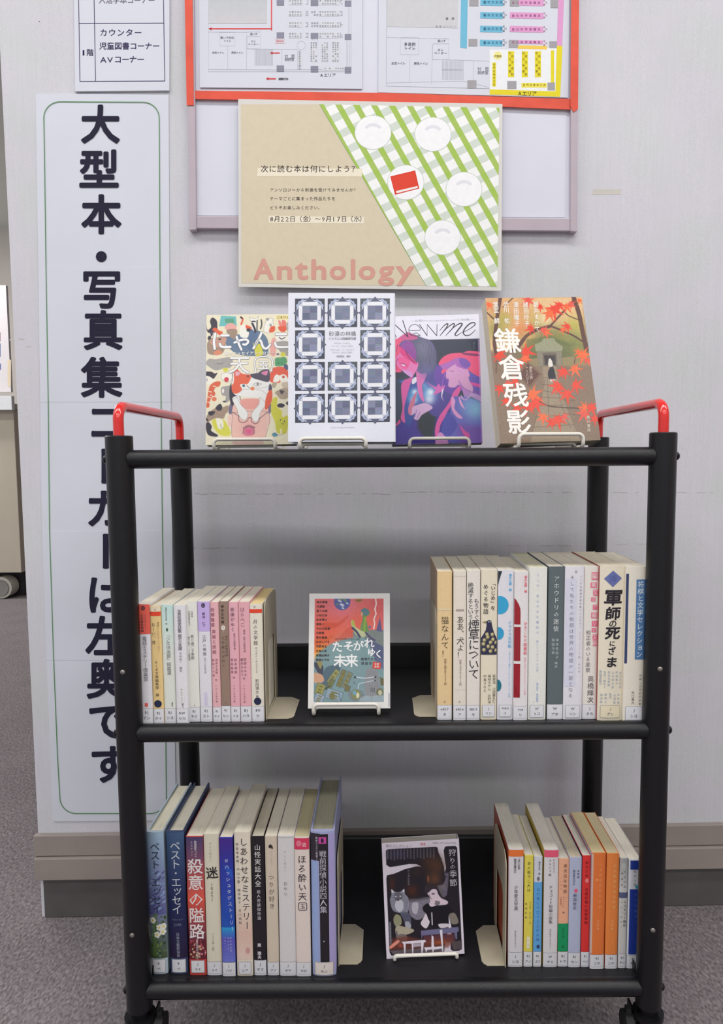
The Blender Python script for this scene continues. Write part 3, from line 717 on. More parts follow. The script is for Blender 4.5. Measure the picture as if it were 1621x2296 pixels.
# ------------------------------------------------------------------ the trolley
PW, PD = 0.6396, 0.251            # post spacing: width, depth
H = PW / 2
RZ = [ZE - .0058, ZE - .3376, ZE - .6696]      # rail heights
TZ = [RZ[0] + .0090, RZ[1] + .0080, RZ[2] + .0080]   # tray surfaces
ZTOP = ZE + .022
tr = empty('book_trolley', (0, PD / 2, 0), 'black steel three-tier library book trolley with red handles', 'book trolley')
OFF = Vector((0, -PD / 2, 0))
def tp(x, y, z): return (x, y - PD / 2, z)
for sx in (-1, 1):
    for y in (0, PD):
        mb = MB(); R = .0157
        mb.tube([tp(sx * H, y, .098), tp(sx * H, y, ZTOP - .0012), tp(sx * H, y, ZTOP)], [R, R, R - .0012], 36)
        o = mb.build('post', M_BLACK, tr, smooth=True)
    # red handle, a bent bar from front post to back post
    zh = ZE + .0627 - .0062
    path = arc_path([tp(sx * H, 0, ZTOP - .002), tp(sx * H, 0, zh), tp(sx * H, PD, zh), tp(sx * H, PD, ZTOP - .002)], .017, 10)
    mb = MB(); mb.tube(path, .0062, 24); o = mb.build('handle', M_RED, tr, smooth=True); o['label'] = 'red handle'
for k, z in enumerate(RZ):
    for y in (0, PD):
        mb = MB(); mb.tube([tp(-H + .012, y, z), tp(H - .012, y, z)], .0111, 28); mb.build('rail', M_BLACK, tr, smooth=True)
    for sx in (-1, 1):
        mb = MB(); mb.tube([tp(sx * H, .014, z - .001), tp(sx * H, PD - .014, z - .001)], .0085, 16); mb.build('side_rail', M_BLACK, tr, smooth=True)
    # tray: sheet with folded back upstand and side lips
    up = (.006, .0445, .066)[k]; t = TZ[k]; b = MB(); xi = H - .013
    b.box(-xi, xi, .002 - PD / 2, PD - .006 - PD / 2, t - .0016, t)
    if k == 0: b.box(-xi, xi, PD - .0085 - PD / 2, PD - .007 - PD / 2, t, t + .003)
    else:
        b.box(-xi, xi, PD - .0185 - PD / 2, PD - .017 - PD / 2, t, z + up - .003)
        zz = z + up
        b.tube([(-xi, PD - .012 - PD / 2, zz - .0065), (xi, PD - .012 - PD / 2, zz - .0065)], .0065, 14)
        for sx in (-1, 1): b.box(sx * xi - .0008, sx * xi + .0008, .012 - PD / 2, PD - .019 - PD / 2, t, t + .012)
    b.build('tray', M_TRAY, tr, bevel=0)
    for sx in (-1, 1):
        for y in (0, PD):
            mb = MB(); x0 = sx * (H + .0150)
            prof = [(0, .0052), (.0012, .0052), (.0028, .0045), (.0042, .0030), (.0048, .0012)]
            mb.tube([tp(x0 + sx * d, y, z) for d, r in prof], [r for d, r in prof], 18); mb.build('bolt', M_BOLT, tr, smooth=True)
for u, v in ((275, 1507), (296, 2097), (1480, 1500), (1464, 2086)):
    q = on_y(u, v, -.0157); sx = -1 if q.x < 0 else 1; dx = q.x - sx * H
    yy = -math.sqrt(max(.0157 ** 2 - dx * dx, 0)); mb = MB(); n = Vector((dx, yy, 0)).normalized(); c = Vector(tp(q.x, yy, q.z))
    prof = [(-.0005, .0030), (.0006, .0029), (.0014, .0020), (.0018, .0006)]
    mb.tube([c + n * d for d, r in prof], [r for d, r in prof], 14); mb.build('screw', M_SCREW, tr, smooth=True)
for sx in (-1, 1):
    for y, dy in ((0, .012), (PD, -.012)):
        cx = sx * (H - .030); mb = MB()
        mb.tube([tp(sx * H, y, .100), tp(sx * H, y, .086)], .012, 20); mb.tube([tp(sx * H, y, .088), tp(sx * H, y, .082)], .019, 24)
        for s2 in (-1, 1):
            mb.box(sx * H + s2 * .016 - .0012, sx * H + s2 * .016 + .0012, y + dy - .014 - PD / 2, y + dy + .014 - PD / 2, .030, .084)
        ca = mb.build('caster', M_BOLT, tr, smooth=False)
        mb = MB(); c = Vector(tp(sx * H, y + dy, .036)); 
        mb.tube([c + Vector((d, 0, 0)) for d in (-.0115, -.010, -.006, .006, .010, .0115)], [.026, .033, .036, .036, .033, .026], 30)
        mb.build('wheel', M_RUBBER, ca, smooth=True)
        # brake pedal / wheel guard sticking out on the inner side
        mb = MB(); cc = Vector(tp(sx * (H - .024), y + .004, .066))
        mb.tube([cc + Vector((d, 0, 0)) for d in (-.006, -.005, .005, .006)], [.014, .0175, .0175, .014], 22)
        mb.box(cc.x - .003, cc.x + .003, cc.y - .004, cc.y + .004, cc.z, cc.z + .024)
        mb.build('brake_pedal', M_RUBBER, ca, smooth=True)

# ------------------------------------------------------------------ books
def bulge(x, w, B, p):
    t = 2 * x / w - 1; return B * abs(t) ** p
def book_body(parent, w, h, d, color, tb=.0008, hard=False, B=.0012, p=5, pages=(226, 216, 196), side=None, back=None, gap=None, mcov=None):
    """cover sheet wrapped round spine and boards, plus page block; local origin = bottom centre of the spine face, +y into the shelf"""
    n = 14; out = [(-w / 2, d)]
    for i in range(n + 1):
        x = w * (.5 - .5 * math.cos(math.pi * i / n)); out.append((x - w / 2, bulge(x, w, B, p)))
    out.append((w / 2, d)); inn = [(w / 2 - tb, d), (w / 2 - tb, B + tb + .0005), (-w / 2 + tb, B + tb + .0005), (-w / 2 + tb, d)]
    V = []; F = []; C = []
    ring = out + inn; k = len(ring)
    V = [(x, y, 0) for x, y in ring] + [(x, y, h) for x, y in ring]
    for i in range(k):
        F.append((i, (i + 1) % k, k + (i + 1) % k, k + i))
        j = i
        c = color
        if side and i == 0: c = side
        if back and i == len(out) - 2: c = back
        C.append(c)
    for base, rev in ((0, True), (k, False)):
        # top/bottom rims as quads: left board, spine, right board
        m = len(out); i0, i1, i2, i3 = m, m + 1, m + 2, m + 3
        quads = [(0, 1, i2, i3), (m - 2, m - 1, i0, i1)]
        mid = (1 + m - 2) // 2
        quads += [tuple([i2] + list(range(1, mid + 1))), tuple([i2] + list(range(mid, m - 1)) + [i1])]
        for q in quads:
            q = [base + a for a in q]; F.append(tuple(q[::-1]) if rev else tuple(q)); C.append(color)
    o = mesh('cover', V, F, mcov or M_PRINT, parent, colors=C); auto(o, .6)
    g = .0028 if hard else .0004
    if gap is not None: g = gap
    y1 = d - (.004 if hard else .0008)
    mb = MB(); mb.box(-w / 2 + tb, w / 2 - tb, B + tb + .0006, y1, g, h - g); mb.build('page_block', M_PAGES, parent, color=pages)
    return o
DIMW = (.02, .02)
def spine_book(shelf, s, spec, group, gidx):
    global LIFT; LIFT = 1.38 if shelf == 1 else 1.0  # middle tier: colours brightened in place of weak frontal light
    ox, oy, sc = s
    xl, xr, yt, yb = spec['b']; col = spec['c']
    tz = TZ[shelf]
    pl = on_z(ox + xl / sc, oy + yb / sc, tz); pr = on_z(ox + xr / sc, oy + yb / sc, tz); yf = spec.get('y', (pl.y + pr.y) / 2)
    pl = on_y(ox + xl / sc, oy + yb / sc, yf); pr = on_y(ox + xr / sc, oy + yb / sc, yf)
    cx = (pl.x + pr.x) / 2; w = pr.x - pl.x
    lean = on_y(ox + (xl + xr) / 2 / sc, oy + yt / sc, yf)
    hgt = lean.z - tz; w -= .0003
    d = spec.get('d', .105); hard = spec.get('hard', False)
    e = empty('book', (cx, yf, tz + .0002), spec['l'], 'book', group)
    B, p = (.0012, 5)
    if hard: B, p = .0022, 2.4
    if spec.get('round'): B, p = spec['round']
    book_body(e, w, hgt, d, col, tb=.0021 if hard else .0006, hard=hard, B=B, p=p, pages=spec.get('pg', (226, 218, 200)), side=spec.get('side'), back=spec.get('back'), gap=spec.get('gap'))
    Wz, Hz = xr - xl, yb - yt; kx = w / Wz; kz = hgt / Hz
    def fn(x, y, l):     # x: zoomed px from the spine centre, y: absolute zoomed px
        X = max(-w / 2, min(w / 2, x * kx)); return (X, bulge(X + w / 2, w, B, p) - l, hgt - (y - yt) * kz)
    KN = [(-.5 * math.cos(math.pi * i / 14)) * Wz for i in range(1, 14)]
    P = Print(fn, 1, KN); P.W = Wz / 2; P.yt = yt; P.yb = yb
    if 'print' in spec: spec['print'](P)
    if P.v:
        P.build('spine_print', M_PRINT, e)
    lab = spec.get('lab')
    if lab:
        l1, l2, style, y0, y1 = lab; P = Print(lambda x, y, l: fn(x, y, l + .00025), 1, KN)
        hw = Wz / 2 if style == 'w' else Wz * .40
        u = sc / 4.3
        if style == 'w':
            P.rect(-Wz / 2, y0, Wz / 2, yb - .02 * Hz * 0, (214, 214, 218)); P.rect(-Wz / 2, y0, Wz / 2, y0 + 2.6 * u, (120, 122, 132), 2); P.rect(-Wz / 2, y1 - 2 * u, Wz / 2, y1 + .4 * u, (140, 142, 152), 2)
            P.rect(-Wz / 2, y0, -Wz / 2 + 1.8 * u, y1, (150, 152, 160), 2); P.rect(Wz / 2 - 1.8 * u, y0, Wz / 2, y1, (150, 152, 160), 2)
        else:
            P.rfill(-hw, y0, hw, y1, 8 * u, spec.get('labc', (216, 216, 220))); P.rrect(-hw + 3 * u, y0 + 3 * u, hw - 3 * u, y1 - 3 * u, 7 * u, 3.2 * u, (112, 114, 124), 2)
        sz = min((y1 - y0) * .26, Wz * .34); ym = y0 + (y1 - y0) * .30; yn = y0 + (y1 - y0) * .70
        def cen(t, y, sz):
            adv = sum((glyph(c, .01, 1)[2][1] - glyph(c, .01, 1)[2][0] + (.1 if ord(c) < 9999 else 0)) for c in t) * sz
            k = min(1, Wz * .82 / adv); P.htext(t, -adv * k / 2, y, sz * (1 if k == 1 else k), (62, 62, 76), .012, adv * k / 2, l=3)
        cen(l1, ym, sz); cen(l2, yn, sz)
        P.build('call_label', M_PRINT, e, 'white call number label')
    return e

# shorthand printers used in the book tables
def T(t, dx, y0, y1, size, c=(60, 56, 62), bold=0.0, sx=1.0, slant=0.0, l=3, sy=1.0): return lambda P: P.vtext(t, dx, y0, y1, size, c, bold, sx, l, slant, sy=sy)
def R(x0, y0, x1, y1, c, l=1): return lambda P: P.rect(x0, y0, x1, y1, c, l)
def FULL(y0, y1, c, l=1): return lambda P: P.rect(-P.W, y0, P.W, y1, c, l)
def G(y0, y1, c0, c1, n=14, l=1): return lambda P: P.grad(-P.W, y0, P.W, y1, c0, c1, n, l)
def E_(x, y, rx, ry, c, l=2, rot=0): return lambda P: P.ell(x, y, rx, ry, c, l, 20, rot)
def PO_(pts, c, l=2): return lambda P: P.poly(pts, c, l)
def RF(x0, y0, x1, y1, r, c, l=2): return lambda P: P.rfill(x0, y0, x1, y1, r, c, l)
def RO(x0, y0, x1, y1, r, w, c, l=3): return lambda P: P.rrect(x0, y0, x1, y1, r, w, c, l)
def LN(pts, w, c, l=3): return lambda P: P.line(pts, w, c, l)
def H_(t, x0, y, size, c, bold, x1, l=3, shear=0): return lambda P: P.htext(t, x0, y, size, c, bold, x1, l=l, shear=shear)
def ALL(*f):
    def g(P):
        for k in f: k(P)
    return g
def spatter(n, x, y, rx, ry, cols, s0, s1, seed, l=2):
    def g(P):
        r = random.Random(seed)
        for i in range(n):
            a = x + r.uniform(-rx, rx); b = y + r.uniform(-ry, ry); a = max(-P.W + s0, min(P.W - s0, a)); P.ell(a, b, r.uniform(s0, s1), r.uniform(s0, s1), r.choice(cols), l + (i % 5), 9, r.uniform(0, 3))
    return g
DK2 = (66, 60, 66)
WH = (214, 212, 212)
G1 = 'paperbacks at the left of the middle tier'
S1 = (290, 1300, 4.266)
NAVY = (34, 38, 66)
ML = [
 dict(b=(108, 231, 232, 1378), c=(212, 210, 214), l='white paperback with a red block on top, leftmost book of the middle tier', lab=('BJ', 'テン', 'w', 1228, 1362),
      print=ALL(FULL(236, 518, (212, 92, 78)), E_(0, 272, 19, 21, (60, 46, 56)), T('あ', 0, 258, 286, 26, (212, 92, 78), l=5), T('ミステリー', 18, 330, 470, 26, DK2), T('文学資料館編', -14, 330, 500, 28, DK2, .01), T('電話ミステリー倶楽部', 4, 540, 970, 46, (78, 76, 84), .004), RF(-16, 1176, 16, 1214, 12, (214, 96, 92)))),
 dict(b=(232, 333, 258, 1380), c=(236, 206, 144), l='orange-yellow paperback with navy dot, second from the left on the middle tier', lab=('BJ', 'オイ', 'w', 1232, 1366),
      print=ALL(FULL(262, 304, (238, 224, 196)), T('ち', 0, 276, 300, 22, DK2), FULL(306, 345, (226, 74, 50)), T('おーい、丼', -22, 408, 620, 42, (88, 76, 62), .004), T('満腹どんぶりアンソロジー', 24, 400, 700, 24, (150, 120, 88)), T('ちくま文庫編集部　編', -4, 770, 1116, 33, (96, 84, 66), .008), E_(-2, 1185, 37, 36, NAVY, 3))),
 dict(b=(337, 450, 238, 1375), c=(216, 220, 210), l='white paperback with a pale mint upper half, third from the left on the middle tier', lab=('BJ', 'シヨ', 'w', 1228, 1360),
      print=ALL(G(242, 700, (190, 218, 212), (216, 221, 212), 16), T('講談社文芸文庫　編', -8, 265, 428, 20, (92, 100, 100), .006), E_(-4, 476, 11, 17, (70, 96, 76)), T('『少年倶楽部』短篇選', 4, 505, 908, 42, (84, 84, 90), .004), T('講談社', 24, 1170, 1212, 17, (90, 90, 96)))),
 dict(b=(452, 567, 245, 1382), c=(204, 203, 206), l='light grey paperback with a dense grey title, fourth from the left on the middle tier', lab=('BW', 'セカ', 'w', 1232, 1368),
      print=ALL(T('世界怪奇実話集', 0, 288, 505, 37, (74, 72, 80), .008, sx=1.05), T('屍衣の花嫁', 0, 520, 672, 37, (74, 72, 80), .008, sx=1.05), T('平井呈一　編訳', 0, 690, 880, 27, (110, 108, 116)), RF(-26, 1024, 24, 1172, 10, (224, 222, 222)), T('かんさのり', 0, 1034, 1165, 22, (90, 88, 96), .01), T('創元', 8, 1178, 1224, 22, DK2))),
 dict(b=(568, 678, 208, 1357), c=(222, 222, 214), l='off-white paperback with thin grey print, fifth from the left, middle tier', lab=('BJ', 'キミ', 'w', 1218, 1344),
      print=ALL(T('大崎梢', 6, 296, 358, 20, (96, 92, 100)), T('大崎梢篠田真由美ほか', -22, 296, 442, 16, (96, 92, 100)), T('君と過ごす季節', 2, 522, 762, 34, (88, 86, 92), .002), T('春から夏へ、12の暦物語', -30, 540, 768, 20, (104, 102, 110)), E_(6, 1200, 4, 6, (110, 100, 100)))),
 dict(b=(680, 797, 208, 1357), c=(218, 216, 222), l='white paperback with a violet block at the top, middle tier left row', lab=('BJ', 'エト', 'w', 1212, 1342),
      print=ALL(FULL(212, 490, (178, 158, 206)), E_(-2, 246, 19, 23, (60, 52, 76)), T('仁', -2, 236, 258, 22, (178, 158, 206), l=5), T('菊池　仁', 0, 310, 432, 30, (74, 62, 92), .02), T('編', 2, 432, 450, 15, DK2), T('江戸の美食', 0, 520, 726, 38, (92, 88, 98), .004), T('時代小説傑作選', 2, 740, 892, 20, (112, 108, 116)), RF(-14, 1072, 14, 1200, 2, (200, 196, 216)), T('光文社文庫', 0, 1078, 1196, 22, (176, 170, 200)))),
 dict(b=(800, 881, 218, 1358), c=(228, 178, 182), l='narrow pink paperback left of the brown paperback on the middle tier', lab=('BJ', 'サイ', 'w', 1216, 1344),
      print=ALL(T('西郷隆盛', -18, 264, 452, 38, (140, 88, 104), .012), T('英雄と逆賊', -10, 470, 712, 38, (140, 88, 104), .012), T('池波正太郎', 8, 748, 900, 26, (132, 82, 96), .008), T('植松三十里', -24, 748, 930, 26, (132, 82, 96), .008), T('他', 0, 940, 972, 22, (120, 78, 90)), T('PHP文芸文庫', 0, 1000, 1175, 20, (128, 90, 98)))),
 dict(b=(882, 971, 210, 1357), c=(134, 112, 100), l='brown paperback with pale print among the pink ones on the middle tier', lab=('BJ', 'ヒン', 'w', 1204, 1344),
      print=ALL(T('細谷正充編', -10, 236, 420, 28, (64, 48, 44), .016), E_(-6, 458, 20, 24, (206, 196, 188)), T('ひとつ', -6, 444, 470, 12, DK2, l=5), T('の', -4, 478, 510, 24, (196, 186, 178)), T('土方歳三が行く', -12, 530, 840, 30, (92, 76, 70), .006), T('時代小説傑作選', 22, 530, 730, 26, (98, 80, 74)), T('ア', 2, 1168, 1194, 18, (60, 50, 50)))),
 dict(b=(972, 1065, 217, 1356), c=(226, 172, 182), l='pink paperback directly right of the brown paperback on the middle tier', lab=('BJ', 'イエ', 'w', 1208, 1344),
      print=ALL(T('家康がゆく', -8, 262, 498, 42, (96, 66, 78), .004), T('歴史小説傑作選', 6, 510, 665, 21, (110, 76, 88), .006), T('松本清張', 12, 744, 900, 30, (104, 72, 84), .002), T('宮本昌孝', -24, 744, 900, 30, (104, 72, 84), .002), T('他', -8, 916, 950, 24, (104, 72, 84)), T('PHP文芸文庫', -8, 1000, 1175, 20, (128, 90, 98)))),
 dict(b=(1066, 1171, 215, 1357), c=(228, 172, 180), l='pink paperback just left of the cream book with red stripe and navy dot', lab=('BJ', 'ハラ', 'w', 1206, 1344),
      print=ALL(T('はらぺこ', -14, 262, 452, 46, (110, 76, 86), .004), T('〈美味〉時代小説傑作選', 0, 456, 690, 21, (110, 76, 88), .006), T('宮部みゆき', 2, 740, 926, 30, (104, 72, 84), .002), T('朝井まかて', -30, 744, 926, 30, (104, 72, 84), .002), T('他', -12, 926, 958, 24, (104, 72, 84)), T('PHP文芸文庫', -12, 1000, 1180, 20, (128, 90, 98)))),
 dict(b=(1172, 1291, 235, 1355), c=(228, 222, 206), l='cream paperback with red stripe and navy dot beside the middle tier left bookend', lab=('891', 'ツ', 'w', 1206, 1344), pg=(214, 192, 140),
      print=ALL(T('わ', -8, 244, 278, 26, DK2), FULL(282, 318, (226, 72, 52)), T('月の文学館', -6, 375, 628, 44, (78, 72, 74), .002), T('月の人の一人とならむ', -2, 640, 890, 24, (118, 112, 108)), T('和田博文', -2, 946, 1092, 36, (88, 80, 80), .004), T('編', -2, 1096, 1126, 24, DK2), E_(0, 1160, 36, 36, NAVY, 4))),
]
for i, sp in enumerate(ML): spine_book(1, S1, sp, G1, i)

G2 = 'books at the right of the middle tier'
S2 = (920, 1230, 5.066); S3 = (1180, 1230, 4.768)
BLK = (46, 42, 50)
def bird(P):
    B = (46, 46, 72)
    P.poly([(-30, 875), (-28, 822), (-8, 806), (24, 812), (36, 880), (56, 945), (86, 1010), (91, 1030), (91, 1200), (-91, 1200), (-91, 1010), (-60, 960), (-38, 920)], B, 2)
    P.poly([(-78, 828), (-26, 816), (-28, 844), (-58, 840)], (128, 116, 84), 2)
    for x, y in ((-6, 826), (12, 826)): P.ell(x, y, 5, 9, (206, 216, 226), 4)
    for x, y in ((-22, 968), (38, 970), (-14, 1000), (-52, 1034), (46, 1026), (18, 1060), (-62, 1078), (76, 1062), (-8, 1106), (42, 1114), (-56, 1144), (18, 1160), (76, 1150)):
        P.ell(x, y, 23 if abs(x) < 68 else 14, 25, (108, 102, 70), 4, 14, .3); P.ell(x - 3, y - 4, 16 if abs(x) < 68 else 9, 17, (176, 168, 128), 5, 12, .3)
def teal(P):
    P.poly([(-89, 258), (-46, 256), (-60, 300), (-78, 360), (-89, 420)], (40, 48, 54), 2)
    for cy, cx, rx, ry, c in ((638, -67, 98, 102, (52, 146, 186)), (958, -82, 62, 72, (50, 140, 180)), (1552, -86, 42, 68, (34, 104, 120))):
        pts = [(-89, cy - ry)] + [(max(-89, cx + rx * math.cos(a)), cy + ry * math.sin(a)) for a in [(-math.pi / 2 + math.pi * k / 14) for k in range(15)]] + [(-89, cy + ry)]
        P.poly(pts, c, 2)
def redband(P):
    P.poly([(-80, 560), (-60, 580), (-30, 630), (-12, 680), (-10, 740), (-10, 856), (-80, 856)], (138, 34, 44), 2)
    P.rect(-80, 884, -8, 1270, (134, 34, 44), 2); P.rect(-80, 1304, -8, 1690, (138, 30, 40), 2); P.line([(-76, 1560), (-50, 1600), (-60, 1650), (-30, 1630), (-16, 1688)], 5, (60, 20, 28), 3)
def pinkblocks(P):
    PKc = (228, 112, 140)
    for x, y, w, h, ch in ((30, 254, 72, 80, '編'), (18, 360, 66, 58, '集'), (40, 436, 54, 66, '又'), (16, 518, 46, 44, 'は'), (38, 596, 50, 54, 'ア'), (30, 678, 66, 62, '編'), (36, 768, 60, 60, 'ソ'), (30, 846, 50, 44, 'の'), (46, 912, 58, 64, '又'), (42, 984, 42, 52, '新')):
        P.rect(x - w / 2 + 2, y, x + w / 2 + 2, y + h, PKc, 2); P.glyph(ch, x + 2, y + h / 2, h * .9, (236, 218, 216), .01, l=4)
def signs(P):
    P.poly([(0, 236), (-94, 322), (0, 410), (96, 318)], (92, 100, 150), 2); P.glyph('講', 0, 322, 80, (84, 92, 142), .01, l=3)
    K = (38, 34, 42)
    for ch, y, s, x, b in (('軍', 522, 205, 10, .026), ('師', 692, 168, 8, .026), ('の', 798, 92, 8, .016), ('死', 900, 165, 10, .030), ('に', 1010, 66, 6, .02), ('ざ', 1090, 88, 0, .022), ('ま', 1210, 140, 4, .026)): P.glyph(ch, x, y, s, K, b, 0, 1.0, .86 if s > 120 else 1, 3, .08, 2)
    names = [('夢枕獏太郎山', -108, 1300, 1455), ('岳宏一郎井上', -66, 1300, 1490), ('新田次郎編', -22, 1300, 1470), ('山本周五郎', 20, 1300, 1500), ('安西篤子', 62, 1300, 1460), ('坂口安吾作', 104, 1310, 1500), ('南原幹', -96, 1545, 1660), ('尾崎士', -52, 1540, 1655), ('柴田', -4, 1540, 1600), ('山田風', 44, 1545, 1665), ('火坂雅', 88, 1540, 1670)]
    for t, x, a, c in names: P.vtext(t, x, a, c, 30, (140, 152, 170), 0, 1, 3)
MR = [
 (S2, dict(b=(305, 473, 262, 1945), c=(226, 198, 150), side=(152, 128, 104), d=.13, l='kraft-yellow slim book beside the right bookend on the middle tier', lab=('645.7', 'ネ', 'w', 1776, 1930),
      print=ALL(FULL(680, 696, (200, 188, 156)), T('猫なんて！', 4, 765, 1235, 92, (82, 68, 52), .0), T('作家と猫をめぐる47話', 8, 1245, 1545, 32, (110, 92, 70)), T('キ', 0, 1722, 1758, 30, (90, 80, 66))))),
 (S2, dict(b=(487, 632, 258, 1950), c=(218, 210, 196), d=.13, l='pale beige slim book with handwritten-style title, second from the right bookend', lab=('645.6', 'ア', 'w', 1776, 1934),
      print=ALL(FULL(306, 318, (198, 192, 184)), RF(-46, 686, 46, 706, 3, (150, 140, 132)), T('ああ、犬よ！', 6, 765, 1240, 90, (82, 74, 68), .0), T('作家と犬をめぐる28話', 8, 1255, 1550, 30, (116, 106, 100)), FULL(1592, 1600, (200, 194, 188)), T('キ', 0, 1722, 1758, 30, (90, 84, 80))))),
 (S2, dict(b=(637, 789, 250, 1948), c=(214, 209, 200), d=.128, l='off-white book with large black modern lettering, third from the right bookend', lab=('383.9', 'モ', 'w', 1776, 1934),
      print=ALL(T('もうすぐ', 34, 565, 808, 66, BLK, .0), T('絶滅するという', -34, 385, 805, 66, BLK, .0), T('煙草について', 4, 810, 1478, 132, BLK, .003)))),
 (S2, dict(b=(795, 980, 245, 1945), c=(216, 208, 186), d=.13, l='beige book with a dark spotted bird on the spine', lab=('J', 'イシ', 'o', 1772, 1912),
      print=ALL(T('「いじめ」を', 44, 365, 700, 58, BLK, .008), T('めぐる物語', -38, 398, 745, 62, BLK, .008), bird, T('荻原浩　小田雅久仁', 62, 1425, 1755, 38, (74, 68, 70), .004), T('越谷オサム　辻村深', 8, 1425, 1760, 38, (74, 68, 70), .004), T('中島さなえ', -44, 1425, 1630, 38, (74, 68, 70), .004)))),
 (S2, dict(b=(985, 1164, 245, 1945), c=(214, 213, 219), d=.128, l='white book with teal blue half-discs along the left of the spine', lab=('908.3', 'イ', 'o', 1770, 1912),
      print=ALL(teal, T('頭木弘樹　編', 48, 288, 482, 34, (72, 158, 200), .012), T('anthology', 14, 290, 520, 15, (150, 170, 190)), T('short stories', -10, 290, 500, 14, (170, 180, 200)), T('イライラ文学館', 46, 815, 1125, 44, (72, 158, 200), .008), T('不安や怒りで爆発しそうなときのための9つの物語', 46, 1160, 1690, 21, (96, 160, 200))))),
 (S2, dict(b=(1168, 1329, 265, 1950), c=(216, 212, 212), d=.128, l='white book with dark red bands along the left of the spine', lab=('908', 'ヒ', 'w', 1786, 1930),
      print=ALL(redband, T('頭木弘樹　編', 46, 308, 500, 34, (214, 96, 110), .012), T('anthology', 10, 310, 440, 15, (220, 150, 160)), T('short stories', -12, 310, 530, 14, (220, 160, 170)), T('ひきこもり図書館', 48, 825, 1205, 44, (206, 84, 104), .008), T('部屋から出られない人のための12の物語', 48, 1230, 1660, 22, (214, 120, 132))))),
 (S2, dict(b=(1333, 1537, 218, 1945), c=(208, 208, 202), d=.13, pg=(196, 192, 168), l='pale grey-white book with very faint blue lettering left of the dark green book', lab=('W', 'トコ', 'o', 1772, 1920),
      print=ALL(T('どこか、安心できる場所で', -6, 270, 980, 34, (142, 152, 186)), T('新しいイタリアの文学', -2, 1030, 1400, 30, (150, 158, 190)), T('関口英子　橋本勝雄', 2, 1520, 1740, 24, (140, 156, 196), .01), T('アンドレア　編', -36, 1520, 1760, 15, (160, 170, 200)), T('ジョルジョ', 44, 1520, 1740, 14, (160, 170, 200))))),
 (S3, dict(b=(218, 389, 195, 1825), c=(84, 94, 97), d=.13, l='dark slate-green book with white lettering on the middle tier', lab=('W', 'アホ', 'w', 1662, 1818),
      print=ALL(T('アホウドリの迷信', 0, 286, 888, 62, (212, 216, 214), .0), T('岸本佐知子', 14, 950, 1180, 36, (176, 182, 180)), T('柴田元幸', -28, 950, 1130, 36, (176, 182, 180)), T('編訳', 6, 1200, 1275, 32, (176, 182, 180))))),
 (S3, dict(b=(392, 594, 195, 1828), c=(214, 212, 218), d=.13, l='white book with a lavender-grey panel and long grey title right of the dark green book', lab=('W', 'ソシ', 'o', 1668, 1810),
      print=ALL(R(-92, 320, 20, 1470, (190, 190, 204)), T('そして私たちの物語は世界の物語の一部となる', -26, 280, 1600, 50, (112, 110, 120), .0), E_(14, 248, 12, 14, (130, 128, 140)), T('本', 14, 236, 260, 22, WH), T('インド北東部女性作家アンソロジー', 66, 285, 850, 22, (120, 118, 128), .008), T('ウルワシ・ブターリア', 64, 880, 1130, 16, (130, 128, 138)), T('編　中村唯', 62, 1135, 1330, 18, (140, 138, 148), .01)))),
 (S3, dict(b=(595, 752, 195, 1822), c=(208, 204, 196), d=.13, l='off-white book with a column of torn pink blocks on the spine', lab=('J', 'タカ', 'w', 1662, 1812),
      print=ALL(pinkblocks, T('校正者のいる風景', -26, 864, 1322, 54, (100, 94, 98), .0), T('高橋輝次', 6, 1350, 1655, 72, (84, 78, 82), .002)))),
 (S3, dict(b=(760, 1030, 190, 1842), c=(218, 210, 190), d=.13, side=(140, 60, 56), pg=(198, 188, 168), round=(.0028, 2.6), labc=(206, 196, 170), l='thick cream book with a blue diamond and bold black brush title', lab=('J', 'グン', 'o', 1672, 1812), print=signs)),
 (S3, dict(b=(1031, 1262, 195, 1850), c=(212, 206, 192), d=.128, l='cream book with a blue title strip against the right post on the middle tier', lab=('J', 'シヨ', 'o', 1682, 1836),
      print=ALL(R(-112, 270, -86, 1222, (48, 58, 92)), R(-4, 330, 90, 1180, (74, 110, 152)), T('将棋と文学セレクション', 43, 345, 1165, 70, (196, 206, 212), .012), T('将棋と文学研究会', 62, 1335, 1640, 30, (120, 114, 112)), T('編', 62, 1645, 1670, 24, DK2), T('矢口貴大', -14, 1520, 1668, 36, (100, 94, 92))))),
]
for i, (s, sp) in enumerate(MR): spine_book(1, s, sp, G2, i)

G3 = 'books at the left of the bottom tier'
S4 = (310, 1750, 4.992); S5 = (520, 1750, 4.99)
LGT = (196, 198, 204)
def floral(P):
    P.grad(-P.W, 582, P.W, 1500, (158, 184, 206), (96, 98, 150), 26, 1); P.grad(-P.W, 1500, P.W, 1990, (120, 128, 160), (72, 88, 60), 14, 1)
    r = random.Random(3)
    for i in range(34): P.ell(r.uniform(-84, 84), 1000 + i * 14 + r.uniform(-8, 8), r.uniform(12, 34), r.uniform(5, 12), r.choice([(128, 156, 196), (90, 92, 150), (150, 170, 204), (84, 82, 140)]), 2 + i % 4, 10, -.6)
    for i in range(40): P.ell(r.uniform(-80, 84), r.uniform(1500, 1960), r.uniform(8, 22), r.uniform(6, 18), r.choice([(64, 84, 52), (92, 118, 84), (120, 148, 130), (56, 74, 60), (110, 138, 70)]), 2 + i % 5, 9, r.uniform(0, 3))
    for x in (-60, -38, -48, -20): P.line([(x, 1960), (x + 6, 1700), (x + 22, 1480)], 7, (96, 128, 52), 8)
    for x, y in ((20, 1640), (56, 1690), (-6, 1720), (64, 1630), (-52, 1560)):
        for k in range(5): P.ell(x + 20 * math.cos(k * 1.256), y + 22 * math.sin(k * 1.256), 18, 17, (226, 228, 218), 9, 10)
        P.ell(x, y, 11, 12, (222, 196, 70), 10, 10)
